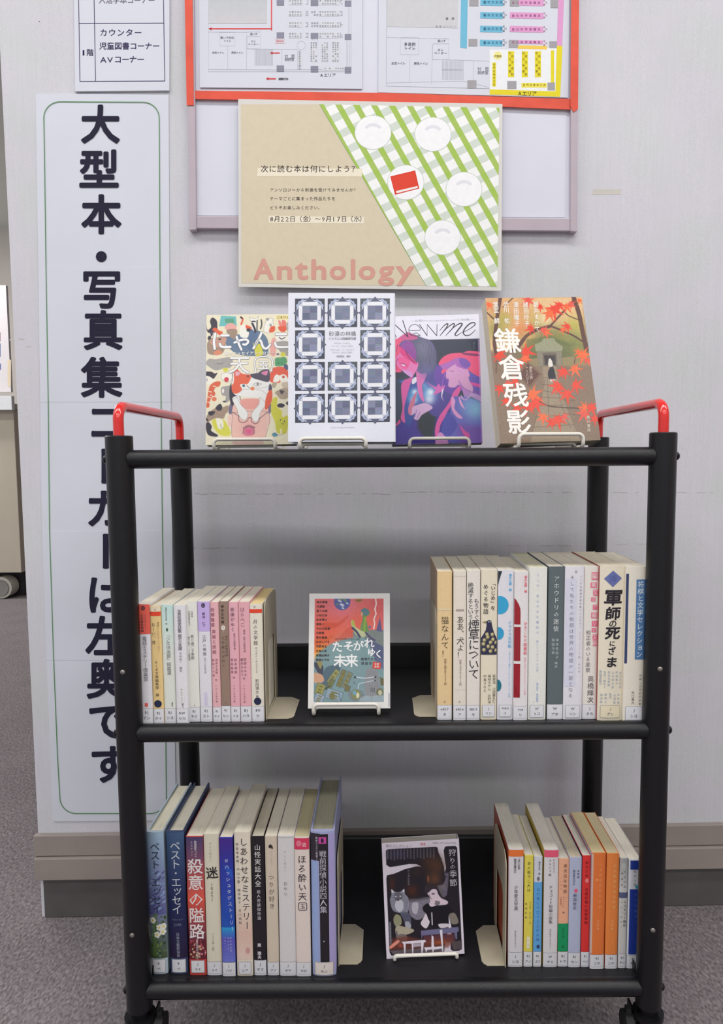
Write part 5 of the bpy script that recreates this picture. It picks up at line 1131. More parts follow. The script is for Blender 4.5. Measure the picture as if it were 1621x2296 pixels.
S([(1160, 2060), (1220, 2040), (1260, 2090), (1190, 2110)], (90, 140, 160)); cv.stroke([(1250, 2080), (1330, 2075), (1370, 2040)], 6, (120, 130, 140))
# man
S([(490, 1600), (480, 2080), (600, 2200), (760, 2230), (960, 2190), (1060, 2080), (1090, 1640), (900, 1480), (640, 1480)], (232, 188, 176)); S([(600, 1490), (960, 1480), (900, 1620), (720, 1640)], (228, 160, 150)); cv.blot(760, 1980, 120, (224, 150, 150), .6); cv.ell(450, 1830, 45, 110, (234, 196, 184)); cv.ell(1095, 1820, 36, 100, (234, 196, 184)); outl([(490, 1700), (480, 2080), (600, 2200), (760, 2230), (960, 2190), (1060, 2080), (1075, 1700)], (110, 90, 90), 6)
S([(690, 1950), (840, 1940), (860, 2060), (760, 2090), (680, 2060)], (206, 120, 140)); S([(720, 1990), (810, 1990), (800, 2040), (740, 2040)], (220, 90, 140)); cv.stroke([(670, 1960), (760, 1915), (870, 1950)], 16, (150, 116, 116)); cv.stroke([(680, 1960), (664, 2060)], 8, (110, 90, 92)); cv.stroke([(850, 1950), (860, 2060)], 8, (110, 90, 92)); cv.stroke([(700, 1960), (760, 1930), (840, 1958)], 8, (90, 70, 76))
# cat
CATW = (232, 232, 228)
S([(520, 1430), (480, 1480), (560, 1640), (600, 1760), (680, 1830), (740, 1780), (730, 1680), (620, 1560), (600, 1430)], CATW); outl([(560, 1440), (480, 1500), (560, 1640), (600, 1760), (680, 1830), (740, 1780), (730, 1680), (620, 1560)]); S([(940, 1440), (1060, 1400), (1050, 1560), (960, 1700), (940, 1800), (880, 1860), (820, 1800), (820, 1700), (930, 1560)], CATW); outl([(940, 1440), (930, 1560), (820, 1700), (820, 1800), (880, 1860), (940, 1800), (960, 1700), (1050, 1560)])
S([(460, 1180), (520, 970), (620, 1010), (740, 1060), (900, 1040), (1080, 980), (1100, 1150), (1160, 1320), (1100, 1400), (900, 1450), (640, 1430), (500, 1380)], CATW); S([(500, 1180), (500, 960), (540, 960), (650, 1050), (790, 1070), (780, 1150), (720, 1230), (610, 1230), (640, 1320), (560, 1380), (480, 1360), (465, 1250)], OR_, tex=.08); S([(530, 1010), (610, 1040), (540, 1090)], (224, 172, 190)); cv.stroke([(500, 960), (480, 1060), (470, 1180)], 9, (110, 80, 80))
S([(780, 1060), (900, 1040), (960, 1000), (1080, 980), (1110, 1060), (1090, 1190), (940, 1160), (820, 1120)], (76, 72, 90)); S([(960, 1040), (1070, 1000), (1050, 1080)], (212, 128, 164)); S([(1110, 1220), (1150, 1280), (1140, 1340), (1090, 1330)], (80, 74, 96)); S([(1090, 1350), (1150, 1340), (1150, 1500), (1090, 1620), (1040, 1650), (1040, 1500)], OR_)
S([(610, 1235), (690, 1220), (740, 1260), (640, 1280)], WHT); cv.ell(668, 1250, 24, 24, (70, 116, 130)); cv.ell(668, 1250, 9, 11, Kc); cv.stroke([(830, 1230), (900, 1200), (970, 1225), (900, 1255), (835, 1240)], 6, (100, 96, 96)); cv.ell(905, 1225, 20, 20, (150, 150, 140)); cv.ell(905, 1225, 8, 12, Kc); cv.ell(818, 1300, 36, 32, (226, 130, 84)); cv.stroke([(720, 1250), (780, 1300)], 8, (90, 80, 84)); cv.stroke([(720, 1080), (728, 1100)], 12, Kc); cv.stroke([(750, 1080), (745, 1105)], 12, Kc)
for q in ([(860, 1290), (1000, 1290), (1100, 1260)], [(860, 1310), (980, 1340), (1060, 1400)], [(600, 1350), (680, 1310), (760, 1320)]): cv.stroke(q, 4, (120, 118, 118), .8)
cv.stroke([(480, 1690), (600, 1760)], 10, (90, 78, 90)); cv.stroke([(950, 1800), (1090, 1690)], 10, (90, 78, 90)); cv.stroke([(590, 1760), (600, 1840), (670, 1870), (735, 1840), (760, 1790), (800, 1790), (810, 1850), (870, 1890), (930, 1860), (940, 1790)], 11, (110, 70, 80))
S([(520, 2160), (700, 2190), (960, 2170), (1000, 2235), (540, 2238)], (222, 190, 180)); cv.grain(6)
cv.build('cover_art', M_GLOSS, e, fn)
p = Print(cv.map_fn(fn))
def ring(strokes, w, lw, l=4):
    for st in strokes: p.line(smooth_pts(st, False) if len(st) > 2 else st, w + lw, (110, 106, 112), l)
    for st in strokes:
        q = smooth_pts(st, False) if len(st) > 2 else st
        p.line(q, w, (240, 240, 240), l + 2)
        for z in (q[0], q[-1]): p.ell(z[0], z[1], (w + lw) / 2, (w + lw) / 2, (110, 106, 112), l, 12); p.ell(z[0], z[1], w / 2, w / 2, (240, 240, 240), l + 3, 12)
ring([[(170, 370), (150, 500), (165, 620)], [(275, 395), (395, 395)], [(250, 540), (290, 590), (430, 595)]], 42, 12)
ring([[(500, 520), (600, 480), (700, 470), (735, 510), (690, 555), (650, 550)], [(535, 420), (570, 530), (620, 640)]], 36, 12)
ring([[(960, 355), (900, 490), (825, 620)], [(840, 590), (900, 480), (950, 500), (990, 600), (1050, 625), (1110, 560)]], 38, 12)
ring([[(1210, 385), (1380, 385)], [(1195, 530), (1230, 600), (1410, 605)]], 40, 12)
ring([[(440, 785), (740, 785)], [(450, 880), (720, 870)], [(590, 790), (575, 900), (510, 980), (430, 1020)], [(600, 900), (660, 980), (740, 1030)]], 34, 12)
ring([[(870, 1030), (870, 790), (1130, 790), (1140, 1010)], [(930, 850), (1070, 850)], [(930, 905), (1070, 905)], [(910, 965), (1090, 965)], [(1000, 850), (1000, 965)], [(1040, 925), (1060, 945)]], 22, 10)
p.htext('猫のエッセイアンソロジー', 330, 705, 60, (238, 236, 230), .04, 1190, l=10); p.htext('猫のエッセイアンソロジー', 330, 705, 56, (110, 100, 100), .0, 1190, l=12)
p.htext('ごきげんな', 1215, 98, 48, (120, 104, 70), .01, 1480, l=5); p.build('title_lettering', M_GLOSS, e)

# --- 2 white patterned book
e, fn, w, h = display((646, 989.5), (887.5, 992), 657, .018, SL(7), SL(1), SL(.3), .022, (226, 228, 238), 'tall white hardcover with twelve blue-grey ornamental lattice squares on the top tier', 0, stand=(667.5, 824.5, 978.5), hard=True, pages=(224, 216, 198), standlabel='white wire book stand holding the white lattice-patterned book')
cv = Canvas(((743, 55), (1568, 60), (1578, 1215), (745, 1205)), 8, 8, (228, 230, 240))
p = Print(cv.map_fn(fn))
DKG = (66, 70, 84)
rnd = random.Random(5)
for j in range(4):
    for i in range(3):
        if (i, j) == (1, 1): continue
        x0 = 795 + 251.5 * i + j * 1.5; y0 = 101 + 245.5 * j; x1 = x0 + 228; y1 = y0 + 222; mx, my = (x0 + x1) / 2, (y0 + y1) / 2
        p.rect(x0, y0, x1, y1, (64, 68, 82) if rnd.random() < .7 else (84, 92, 98), 1)
        # quatrefoil medallion
        lob = []
        for k in range(4):
            a0 = k * math.pi / 2
            for t, rr_ in ((0, 1.02), (.09, .90), (.22, .88), (.33, .98), (.42, .93), (.5, .98), (.58, .93), (.67, .98), (.78, .88), (.91, .90)):
                a = a0 + t * math.pi / 2; cdx = math.cos(a); q = 122 * rr_ * (1 + .06 * abs(math.sin(2 * a)) ** 2); lob.append((mx + q * math.cos(a), my + q * math.sin(a)))
        pts = smooth_pts(lob, True, 3)
        p.poly([(mx + (a - mx) * .98, my + (b - my) * .98) for a, b in pts], (172, 182, 212), 2)
        p.poly([(mx + (a - mx) * .87, my + (b - my) * .87) for a, b in pts], (98, 104, 126), 3)
        p.line([(mx + 104 * math.cos(t * .2618), my + 104 * math.sin(t * .2618)) for t in range(24)], 7, (196, 204, 226), 4, closed=True)
        for a in range(4):
            an = a * math.pi / 2 + math.pi / 4; px_, py_ = mx + 92 * math.cos(an), my + 92 * math.sin(an); p.ell(px_, py_, 26, 15, (158, 168, 196), 4, 14, an + math.pi / 2)
            an = a * math.pi / 2; cs_, sn_ = math.cos(an), math.sin(an)
            p.poly([(mx + cs_ * u - sn_ * v, my + sn_ * u + cs_ * v) for u, v in ((126, 0), (108, 16), (92, 34), (88, 0), (92, -34), (108, -16))], (92, 98, 120), 5)
        p.rect(mx - 58, my - 86, mx + 58, my + 86, (232, 234, 240), 5); p.rect(mx - 86, my - 56, mx + 86, my + 56, (232, 234, 240), 5)
        for s in ((-1, -1), (1, -1), (1, 1), (-1, 1)): p.poly([(mx + s[0] * 58, my + s[1] * 58), (mx + s[0] * 86, my + s[1] * 58), (mx + s[0] * 58, my + s[1] * 84)], (196, 202, 216), 6)
        for a, b, c in ((-1, -1, (124, 130, 156)), (0, -1, (112, 118, 144)), (-1, 0, (108, 115, 140)), (0, 0, (128, 134, 160))):
            g_ = rnd.randint(-8, 10); c = tuple(v + g_ for v in c); p.rect(mx + a * 56, my + b * 54, mx + (a + 1) * 56, my + (b + 1) * 54, c, 7)
            for s in range(4):
                yy = my + b * 54 + 8 + s * 12; p.line([(mx + a * 56 + 6, yy), (mx + a * 56 + 26, yy - 5), (mx + a * 56 + 50, yy + 3)], 2.4, tuple(v + rnd.choice((-16, 18)) for v in c), 8)
p.htext('砂漠の林檎', 1056, 375, 42, (120, 118, 124), .0, 1268, l=3, res=2); p.htext('イスラエル短編傑作選', 1054, 413, 23, (120, 118, 124), .006, 1266, l=3)
p.htext('サヴィヨン・リーブレヒト', 1098, 449, 15, (170, 168, 174), 0, 1224, l=3); p.htext('ウーリー・オルレブほか', 1076, 471, 15, (170, 168, 174), 0, 1244, l=3); p.htext('サヴィヨン・リーブレヒト', 1068, 500, 16, (160, 158, 166), 0, 1254, l=3); p.htext('ウーリー・オルレブほか', 1086, 521, 16, (160, 158, 166), 0, 1236, l=3); p.htext('母袋夏生　編訳', 1116, 551, 18, (130, 128, 136), 0, 1224, l=3); p.htext('SHORT STORIES FROM ISRAEL', 1076, 1100, 12, (176, 176, 186), 0, 1258, l=3)
p.build('printed_pattern', M_GLOSS, e)

# --- 3 pink-haired figures book
e, fn, w, h = display((878.5, 996.5), (1081.5, 994.7), 707, .115, SL(8), SL(-1), SL(-1.0), .016, (214, 210, 222), 'purple and pink illustrated paperback titled New me on the top tier', 0, stand=(914.5, 1056.5, 979), standlabel='white wire book stand holding the purple and pink illustrated book')
cv = Canvas(((-14, 55), (1475, 50), (1520, 2215), (0, 2228)), 200, 290, (58, 64, 82))
S = lambda *a, **k: cv.poly(*a, smooth=True, **k)
PKH = (238, 94, 134); PUR = (104, 74, 168); DPU = (74, 62, 150); SKN = (218, 162, 206)
cv.poly([(-20, 1800), (700, 1700), (1530, 1500), (1530, 2240), (-20, 2240)], DPU, soft=20); cv.poly([(440, 1750), (700, 1500), (760, 1700), (700, 2100), (560, 2140), (440, 1950)], (50, 58, 66), soft=8)
S([(640, 900), (820, 900), (980, 1100), (1060, 1400), (960, 1700), (700, 1750), (560, 1500), (540, 1150)], (84, 74, 150), soft=4); S([(780, 900), (900, 1000), (960, 1200), (1100, 1300), (1060, 1420), (800, 1260), (720, 1100)], (112, 76, 168), soft=3)
S([(0, 900), (60, 1100), (300, 1100), (280, 1400), (180, 1800), (0, 1900)], (60, 72, 90)); cv.blot(190, 1160, 50, (60, 110, 200), .9, 22); cv.blot(230, 1165, 30, (90, 140, 220), .8, 16)
S([(340, 1100), (460, 1150), (540, 1400), (560, 1550), (420, 1700), (300, 1900), (200, 1800), (250, 1450)], (66, 84, 160), soft=3); cv.blot(380, 1400, 110, (90, 170, 220), .8); cv.blot(400, 1340, 46, (226, 240, 250), .9); cv.blot(380, 1480, 60, (220, 230, 240), .8); cv.blot(630, 1370, 130, (110, 180, 230), .9); cv.blot(660, 1350, 60, (240, 246, 252), .95); cv.blot(640, 1470, 80, (228, 236, 246), .85); cv.blot(560, 1240, 60, (120, 190, 230), .6)
S([(180, 1200), (330, 1100), (380, 1060), (330, 1200), (270, 1400), (220, 1620), (230, 1850), (160, 1780), (190, 1600)], (216, 96, 164)); S([(70, 1900), (140, 1800), (150, 1850), (90, 1900)], (220, 84, 150)); S([(300, 1560), (430, 1330), (400, 1500), (350, 1720), (290, 1700)], (208, 120, 150)); S([(360, 1130), (430, 1090), (430, 1170), (360, 1210)], (232, 230, 240))
S([(430, 980), (490, 970), (560, 980), (600, 1040), (560, 1160), (520, 1250), (540, 1400), (550, 1520), (480, 1420), (440, 1250)], (222, 120, 184)); S([(590, 1180), (740, 1260), (800, 1210), (830, 1260), (900, 1240), (860, 1330), (700, 1400), (740, 1310)], (214, 108, 184)); 
# left hair / face
S([(-10, 470), (120, 400), (290, 340), (420, 380), (560, 440), (700, 520), (760, 700), (740, 900), (560, 1040), (430, 980), (300, 760), (150, 540), (60, 700), (-10, 900)], (112, 96, 150)); S([(330, 380), (560, 440), (700, 560), (760, 720), (740, 960), (600, 1020), (480, 960), (360, 700)], (92, 96, 120), soft=8, tex=.3); cv.blot(540, 620, 110, (124, 126, 150), .8, 170); cv.blot(600, 980, 120, (110, 110, 160), .7, 130)
for k in range(26): cv.stroke([(360 + k * 13, 440 + abs(k - 13) * 8), (400 + k * 12, 640 + (k % 5) * 20), (430 + k * 11, 820 + (k % 7) * 22)], 4, (150, 152, 178) if k % 2 else (66, 66, 96), .5)
S([(170, 560), (330, 480), (420, 620), (420, 800), (300, 700)], (150, 80, 160)); S([(90, 640), (200, 620), (300, 760), (420, 860), (460, 840), (450, 940), (380, 1060), (330, 1080), (200, 980), (100, 880)], (232, 130, 190)); S([(130, 760), (260, 760), (330, 850), (250, 960), (150, 880)], (240, 100, 160)); cv.ell(215, 885, 40, 16, (240, 200, 230), rot=.4); cv.stroke([(180, 860), (230, 870), (270, 900)], 9, (120, 40, 90)); S([(200, 980), (330, 1000), (370, 1060), (330, 1090)], (216, 160, 220))
S([(-10, 470), (100, 420), (290, 345), (340, 440), (200, 480), (150, 560), (170, 660), (100, 760), (110, 880), (190, 980), (120, 1010), (60, 960), (50, 760), (-10, 880)], PKH); S([(150, 560), (300, 700), (440, 860), (400, 870), (250, 760), (180, 700)], (226, 70, 140)); cv.stroke([(260, 640), (300, 740), (400, 850)], 12, (110, 50, 110)); cv.stroke([(130, 540), (100, 640), (50, 690)], 9, (110, 50, 110)); cv.stroke([(120, 780), (90, 880), (110, 960)], 8, (120, 50, 110)); cv.stroke([(60, 540), (40, 660)], 8, (160, 60, 120))
# right figure
S([(900, 1000), (1300, 900), (1500, 1000), (1510, 1500), (1300, 1400), (1100, 1300), (960, 1200)], (126, 82, 176)); S([(1300, 1010), (1500, 1060), (1500, 1350), (1380, 1300), (1300, 1180)], (110, 96, 184)); S([(1310, 1190), (1500, 1240), (1500, 1290), (1330, 1240)], (226, 90, 170))
S([(950, 940), (920, 1060), (930, 1130), (965, 1150), (960, 1260), (1060, 1280), (1140, 1240), (1240, 1400), (1220, 1500), (1300, 1460), (1370, 1310), (1300, 1150), (1280, 960), (1120, 880)], SKN); S([(1120, 1180), (1240, 1300), (1340, 1360), (1240, 1470), (1180, 1300)], (190, 130, 200)); cv.stroke([(940, 1130), (975, 1140)], 8, (160, 90, 150)); cv.stroke([(990, 1000), (1030, 1010), (1050, 1000)], 8, (170, 70, 130)); cv.ell(1285, 1060, 24, 50, (226, 160, 210), rot=-.2)
S([(800, 890), (850, 790), (960, 720), (1100, 700), (1200, 700), (1300, 670), (1470, 690), (1490, 740), (1500, 1000), (1480, 1110), (1300, 1000), (1200, 880), (1010, 860), (960, 960), (860, 1050), (850, 990), (900, 930)], PKH); S([(830, 900), (960, 850), (1080, 790), (1200, 790), (1330, 880), (1270, 980), (1130, 940), (1060, 900), (960, 960), (880, 970)], (178, 110, 190)); S([(1150, 790), (1260, 810), (1330, 900), (1260, 960), (1160, 900)], (130, 92, 180)); S([(1200, 700), (1470, 730), (1480, 760), (1250, 740)], (70, 50, 90), .6); cv.stroke([(1080, 880), (1110, 960), (1200, 1040)], 12, (214, 140, 220))
cv.stroke([(1130, 1150), (1200, 1280), (1330, 1360)], 5, (110, 70, 150)); cv.stroke([(900, 1060), (860, 1200), (850, 1400), (875, 1500)], 7, (180, 120, 210)); S([(850, 1330), (880, 1290), (850, 1440), (880, 1500), (840, 1440)], (240, 226, 240))
S([(1040, 1360), (1140, 1260), (1160, 1320), (1080, 1480), (960, 1640), (900, 1760), (820, 1900), (800, 2000), (740, 2120), (730, 1960), (800, 1760), (960, 1540)], (226, 96, 168)); S([(1020, 1500), (1130, 1430), (1500, 1560), (1510, 2000), (1480, 2200), (960, 2200), (960, 1900)], (108, 104, 190)); cv.blot(1400, 1640, 190, (140, 196, 226), .95); cv.blot(1290, 1570, 110, (130, 170, 220), .6); cv.poly([(1100, 1900), (1530, 1950), (1530, 2230), (1160, 2230)], (122, 82, 172), .8, soft=14); S([(1010, 1440), (1070, 1500), (1060, 1640), (1190, 1790), (1100, 1780), (1010, 1640)], (226, 160, 210)); S([(1130, 1430), (1190, 1560), (1230, 1650), (1150, 1560)], (236, 170, 214)); S([(1140, 1900), (1220, 2000), (1300, 2060), (1290, 2130), (1200, 2060)], (214, 86, 160))
S([(1170, 1410), (1240, 1480), (1350, 1380), (1500, 1440), (1500, 1520), (1330, 1440), (1250, 1500), (1160, 1460)], (196, 160, 214)); S([(960, 1700), (1100, 1900), (960, 2100), (840, 2060), (860, 1860)], (84, 84, 176))
S([(360, 1600), (440, 1560), (560, 1530), (640, 1560), (690, 1620), (560, 1700), (500, 1740), (450, 1810), (380, 1790), (400, 1700), (340, 1730)], (214, 176, 214)); cv.stroke([(430, 1640), (390, 1760)], 8, (130, 90, 170)); cv.stroke([(480, 1680), (430, 1790)], 8, (130, 90, 170)); S([(750, 2120), (780, 2040), (850, 2040), (950, 2215), (740, 2215)], (214, 150, 206))
cv.poly([(-30, 40), (1480, 40), (1486, 466), (650, 468), (560, 440), (420, 380), (290, 330), (180, 400), (120, 440), (-10, 445)], (232, 232, 244), soft=1.2); S([(150, 430), (290, 340), (400, 380), (460, 440), (300, 470)], (206, 96, 150)); cv.stroke([(340, 380), (440, 350), (500, 400)], 10, (110, 90, 110)); cv.poly([(1452, 480), (1480, 480), (1520, 2215), (1496, 2215)], (214, 170, 220), .55); cv.grain(7)
cv.build('cover_art', M_GLOSS, e, fn)
p = Print(cv.map_fn(fn)); IKN = (62, 60, 66)
for q, w_ in (([(46, 225), (100, 420)], 9), ([(40, 155), (300, 410)], 13), ([(212, 125), (298, 410)], 13), ([(488, 200), (615, 398)], 12), ([(615, 398), (618, 222)], 6), ([(618, 205), (776, 402)], 11), ([(776, 402), (783, 200)], 9)): p.line(q, w_, IKN, 4)
p.line(smooth_pts([(322, 300), (500, 296), (470, 225), (400, 200), (335, 230), (312, 300), (345, 372), (420, 398), (500, 380)], False), 8, IKN, 4)
def swell(pts, w0, w1):
    q = smooth_pts(pts, False); n = len(q)
    for i in range(n - 1): t = i / n; p.line([q[i], q[i + 1]], w0 + (w1 - w0) * math.sin(math.pi * t), IKN, 4)
swell([(820, 320), (900, 230), (960, 200), (940, 260), (830, 400)], 5, 18); swell([(830, 400), (940, 280), (1040, 205), (1070, 215), (1030, 290), (925, 400)], 4, 18); swell([(925, 400), (1040, 280), (1150, 205), (1200, 215), (1130, 310), (1080, 380), (1100, 408), (1180, 360)], 4, 22); swell([(1180, 360), (1300, 310), (1400, 240), (1410, 200), (1340, 200), (1250, 280), (1215, 360), (1260, 408), (1340, 390), (1420, 310)], 5, 20)
p.htext('～女動×monogatary.com小説集～', 330, 138, 40, (190, 190, 200), .0, 1400, l=4); p.vtext('加藤シゲアキ', 1392, 520, 640, 30, (120, 124, 134), 0, l=4); p.vtext('三月のパ', 1326, 520, 640, 30, (110, 114, 124), 0, l=4)
p.build('title_lettering', M_GLOSS, e)

# --- 4 maple leaf book
e, fn, w, h = display((1117.6, 991.6), (1352.6, 990), 667, .020, SL(16), SL(7), SL(-1.7), .020, (206, 196, 178), 'brown paperback with red maple leaves and a temple path, rightmost on the top tier', 0, stand=(1157, 1315.5, 969), stand_dy=-.012, pages=(214, 206, 188), standlabel='white wire book stand holding the maple leaf book', wscale=.985)
cv = Canvas(((792, 88), (1520, 88), (1597, 1135), (835, 1140)), 220, 310, (134, 112, 94))
S = lambda *a, **k: cv.poly(*a, smooth=True, **k)
cv.poly([(780, 80), (1530, 80), (1530, 480), (800, 480)], (222, 186, 138), soft=10)
for x, y, r, c in ((860, 160, 110, (206, 150, 100)), (1050, 180, 100, (210, 150, 96)), (1450, 300, 70, (186, 178, 80)), (1150, 260, 80, (196, 166, 90)), (860, 330, 80, (140, 138, 70)), (1040, 330, 70, (224, 130, 80)), (1340, 400, 90, (150, 140, 70)), (1450, 430, 90, (110, 124, 66)), (1240, 400, 110, (96, 108, 64)), (1100, 470, 100, (98, 112, 70)), (920, 250, 60, (168, 160, 74)), (1100, 420, 60, (232, 176, 100)), (1230, 250, 60, (226, 206, 160))): cv.blot(x, y, r, c, .8)
cv.poly([(1080, 400), (1250, 380), (1400, 430), (1540, 440), (1560, 620), (1060, 600)], (92, 104, 66), .8, soft=6, tex=.2); cv.blot(1470, 480, 60, (150, 146, 80), .7)
cv.poly([(1140, 440), (1190, 420), (1210, 395), (1290, 395), (1300, 420), (1350, 460), (1345, 490), (1145, 490)], (150, 150, 122)); cv.poly([(1150, 490), (1340, 490), (1335, 600), (1160, 600)], (134, 128, 110)); cv.poly([(1195, 500), (1300, 500), (1300, 600), (1195, 600)], (108, 100, 86)); cv.poly([(1205, 520), (1290, 520), (1288, 590), (1208, 590)], (60, 54, 56)); cv.poly([(1340, 540), (1550, 520), (1560, 610), (1340, 600)], (150, 136, 96)); cv.poly([(1060, 545), (1160, 540), (1160, 600), (1060, 600)], (146, 132, 98))
for x in range(1070, 1160, 14): cv.stroke([(x, 545), (x, 600)], 4, (112, 100, 74), .7)
for x in range(1350, 1550, 16): cv.stroke([(x, 530), (x, 600)], 4, (118, 106, 78), .7)
cv.poly([(1050, 600), (1560, 600), (1600, 1140), (840, 1140), (860, 700)], (132, 112, 94), soft=4); cv.poly([(1190, 600), (1290, 600), (1300, 700), (1350, 900), (1440, 1140), (1060, 1140), (1140, 900), (1190, 720)], (150, 134, 112), soft=2)
for q in ([(1190, 680), (1290, 690)], [(1180, 730), (1290, 740)], [(1170, 770), (1300, 800)], [(1160, 820), (1320, 830)], [(1150, 880), (1340, 880)], [(1120, 960), (1370, 950)], [(1090, 1030), (1400, 1020)], [(1220, 700), (1210, 1000)], [(1290, 730), (1320, 900), (1370, 1040)], [(1200, 700), (1140, 900), (1080, 1060)], [(1310, 840), (1420, 850)], [(1340, 940), (1500, 960)]): cv.stroke(q, 5, (96, 80, 68), .6)
S([(1270, 545), (1250, 600), (1228, 640), (1232, 690), (1280, 692), (1278, 640), (1268, 600), (1262, 550)], (34, 34, 46)); S([(1236, 560), (1246, 542), (1262, 560), (1266, 600), (1234, 600)], (222, 216, 206)); cv.poly([(1238, 692), (1276, 692), (1270, 712), (1242, 712)], (206, 200, 190))
# trunks and branches
TR_ = (96, 66, 58)
cv.stroke([(905, 90), (880, 200), (860, 300), (840, 420), (850, 520)], 26, TR_); cv.stroke([(800, 200), (850, 250), (870, 260)], 10, TR_); cv.stroke([(1000, 90), (920, 160)], 8, TR_); cv.stroke([(1455, 90), (1490, 220), (1510, 360), (1530, 480)], 34, TR_); cv.stroke([(1500, 420), (1420, 370), (1270, 305)], 14, TR_); cv.stroke([(1270, 305), (1170, 330), (1090, 370), (1040, 420)], 22, TR_); cv.stroke([(1270, 300), (1360, 210), (1450, 120)], 14, TR_); cv.stroke([(1060, 400), (1000, 470), (970, 480)], 26, TR_); cv.stroke([(1380, 200), (1410, 230), (1480, 260)], 8, TR_); cv.stroke([(1020, 790), (1120, 830), (1220, 885), (1440, 905)], 8, (84, 62, 54)); cv.stroke([(1440, 540), (1430, 590)], 7, TR_); cv.stroke([(850, 520), (840, 640)], 12, (110, 84, 70))
def leaf(x, y, r, rot, c, sub=(.0,)):
    P = []
    L = [(-150, .55), (-105, .80), (-55, .95), (0, 1.05), (55, .95), (105, .80), (150, .55)]
    for k, (a, q) in enumerate(L):
        t = math.radians(a) + rot; n = math.radians(a + 25) + rot
        for da, f in ((-10, .55), (0, 1), (10, .55)):
            tt = math.radians(a + da) + rot; P.append((x + r * q * f * math.cos(tt), y + r * q * f * math.sin(tt)))
        P.append((x + r * .30 * math.cos(n), y + r * .30 * math.sin(n)))
    cv.poly(P, c); 
RD_ = (226, 66, 46); RO_ = (232, 104, 58); PKR = (224, 84, 70)
for a in ((1110, 110, 70, 1.6, PKR), (1200, 160, 50, 2.6, RD_), (1300, 180, 95, 1.5, RD_), (1270, 210, 80, 2.2, RO_), (1400, 160, 66, 1.0, RO_), (1345, 150, 70, 1.9, RD_), (1430, 140, 50, .6, PKR), (1395, 310, 60, 2.4, RD_), (1360, 330, 44, 1.6, RO_), (1120, 320, 60, 2.8, RD_), (1230, 350, 62, .4, RO_), (1210, 330, 50, 1.2, PKR), (1500, 115, 40, 2, RO_), (820, 140, 50, 2, RO_), (860, 520, 60, 1.2, RD_), (880, 500, 60, .6, RD_), (1070, 490, 90, .3, RD_), (1060, 540, 66, 1.2, RO_), (1020, 570, 60, 2.2, RD_), (860, 750, 66, 1.8, RD_), (920, 720, 60, .6, PKR), (980, 700, 60, 2.6, RD_), (900, 840, 60, 1.4, RD_), (1100, 800, 100, .6, RO_), (1060, 880, 80, 1.9, RD_), (1120, 860, 90, 1.2, RD_), (980, 890, 60, 2.6, RD_),
          (1350, 640, 72, 2.4, RD_), (1430, 620, 76, 1.0, RO_), (1330, 640, 50, 1.5, RD_), (1290, 740, 84, 2.2, RD_), (1360, 800, 86, 1.5, RD_), (1430, 740, 80, .4, RD_), (1300, 760, 60, 1.2, RD_), (1500, 520, 90, .9, RO_), (1470, 500, 50, 2.6, RO_), (1530, 560, 50, 1.2, PKR), (1170, 960, 70, 1.7, RO_), (1280, 980, 88, 1.4, RD_), (1230, 1000, 60, 2.4, RD_), (1330, 960, 50, .6, PKR), (1480, 940, 80, 2.2, PKR), (1540, 900, 80, 1.2, RD_), (1560, 980, 60, 1.6, RD_), (1490, 900, 60, 3.2, RO_)): leaf(*a)
cv.poly([(1078, 562), (1175, 655), (1085, 752), (998, 660)], (98, 66, 58)); cv.stroke([(1078, 572), (1166, 655), (1085, 742), (1008, 660), (1078, 572)], 3, (170, 140, 110), smooth=False); cv.grain(10); cv.grain(8, k=3)
cv.build('cover_art', M_GLOSS, e, fn)
p = Print(cv.map_fn(fn)); CW_ = (240, 234, 224)
for t, x, y0, y1, s in (('葉室　麟', 866, 120, 282, 46), ('武川　佑', 942, 120, 282, 46), ('澤田瞳子', 1016, 120, 305, 46), ('諸田玲子', 1090, 120, 308, 46), ('朝井まかて', 1166, 120, 350, 44)): p.vtext(t, x, y0, y1, s, CW_, .012, .9, 4)
for ch, x, y, s in (('鎌', 938, 410, 200), ('倉', 958, 605, 200), ('残', 974, 805, 190), ('影', 982, 995, 190)): p.glyph(ch, x, y, s, (242, 238, 232), .018, .02, .98, .95, 6, -.10, 2)
p.vtext('歴史小説', 1098, 598, 690, 24, (220, 204, 190), .006, l=6); p.vtext('アンソロジー', 1068, 600, 722, 22, (220, 204, 190), .006, l=6); p.vtext('角川書店', 1512, 958, 1076, 26, (226, 220, 206), .006, l=6)
p.build('title_lettering', M_GLOSS, e)

# --- 5 science fiction book on the middle tier
e, fn, w, h = display((690.5, 1589.6), (875, 1587), 1330.5, .034, SL(13), 0, SL(.2), .015, (226, 224, 220), 'white-bordered paperback with an orange sky and ruined machine city, on the middle tier', 1, stand=(698.5, 853, 1575), standlabel='white wire book stand on the middle tier', stand_dy=-.0045)
cv = Canvas(((162, 165), (1133, 165), (1163, 1550), (165, 1565)), 200, 290, (228, 226, 222))
S = lambda *a, **k: cv.poly(*a, smooth=True, **k)
a0 = cv.a.copy()
cv.poly([(225, 230), (1080, 230), (1090, 900), (225, 900)], (222, 110, 108), soft=1); cv.blot(560, 340, 200, (222, 124, 146), .9); cv.blot(1000, 320, 160, (206, 92, 96), .8); cv.blot(420, 680, 260, (226, 96, 66), .8); cv.blot(800, 520, 160, (224, 104, 76), .7); cv.blot(320, 900, 120, (228, 160, 50), .9); cv.blot(560, 700, 90, (226, 120, 96), .5)
S([(600, 460), (640, 440), (560, 540), (440, 600), (300, 560), (380, 520), (500, 530)], (206, 82, 60), .7); S([(230, 740), (380, 700), (480, 690), (420, 740), (300, 800), (230, 800)], (210, 96, 50), .7); S([(560, 660), (700, 560), (760, 640), (680, 740), (540, 740)], (206, 84, 66), .6)
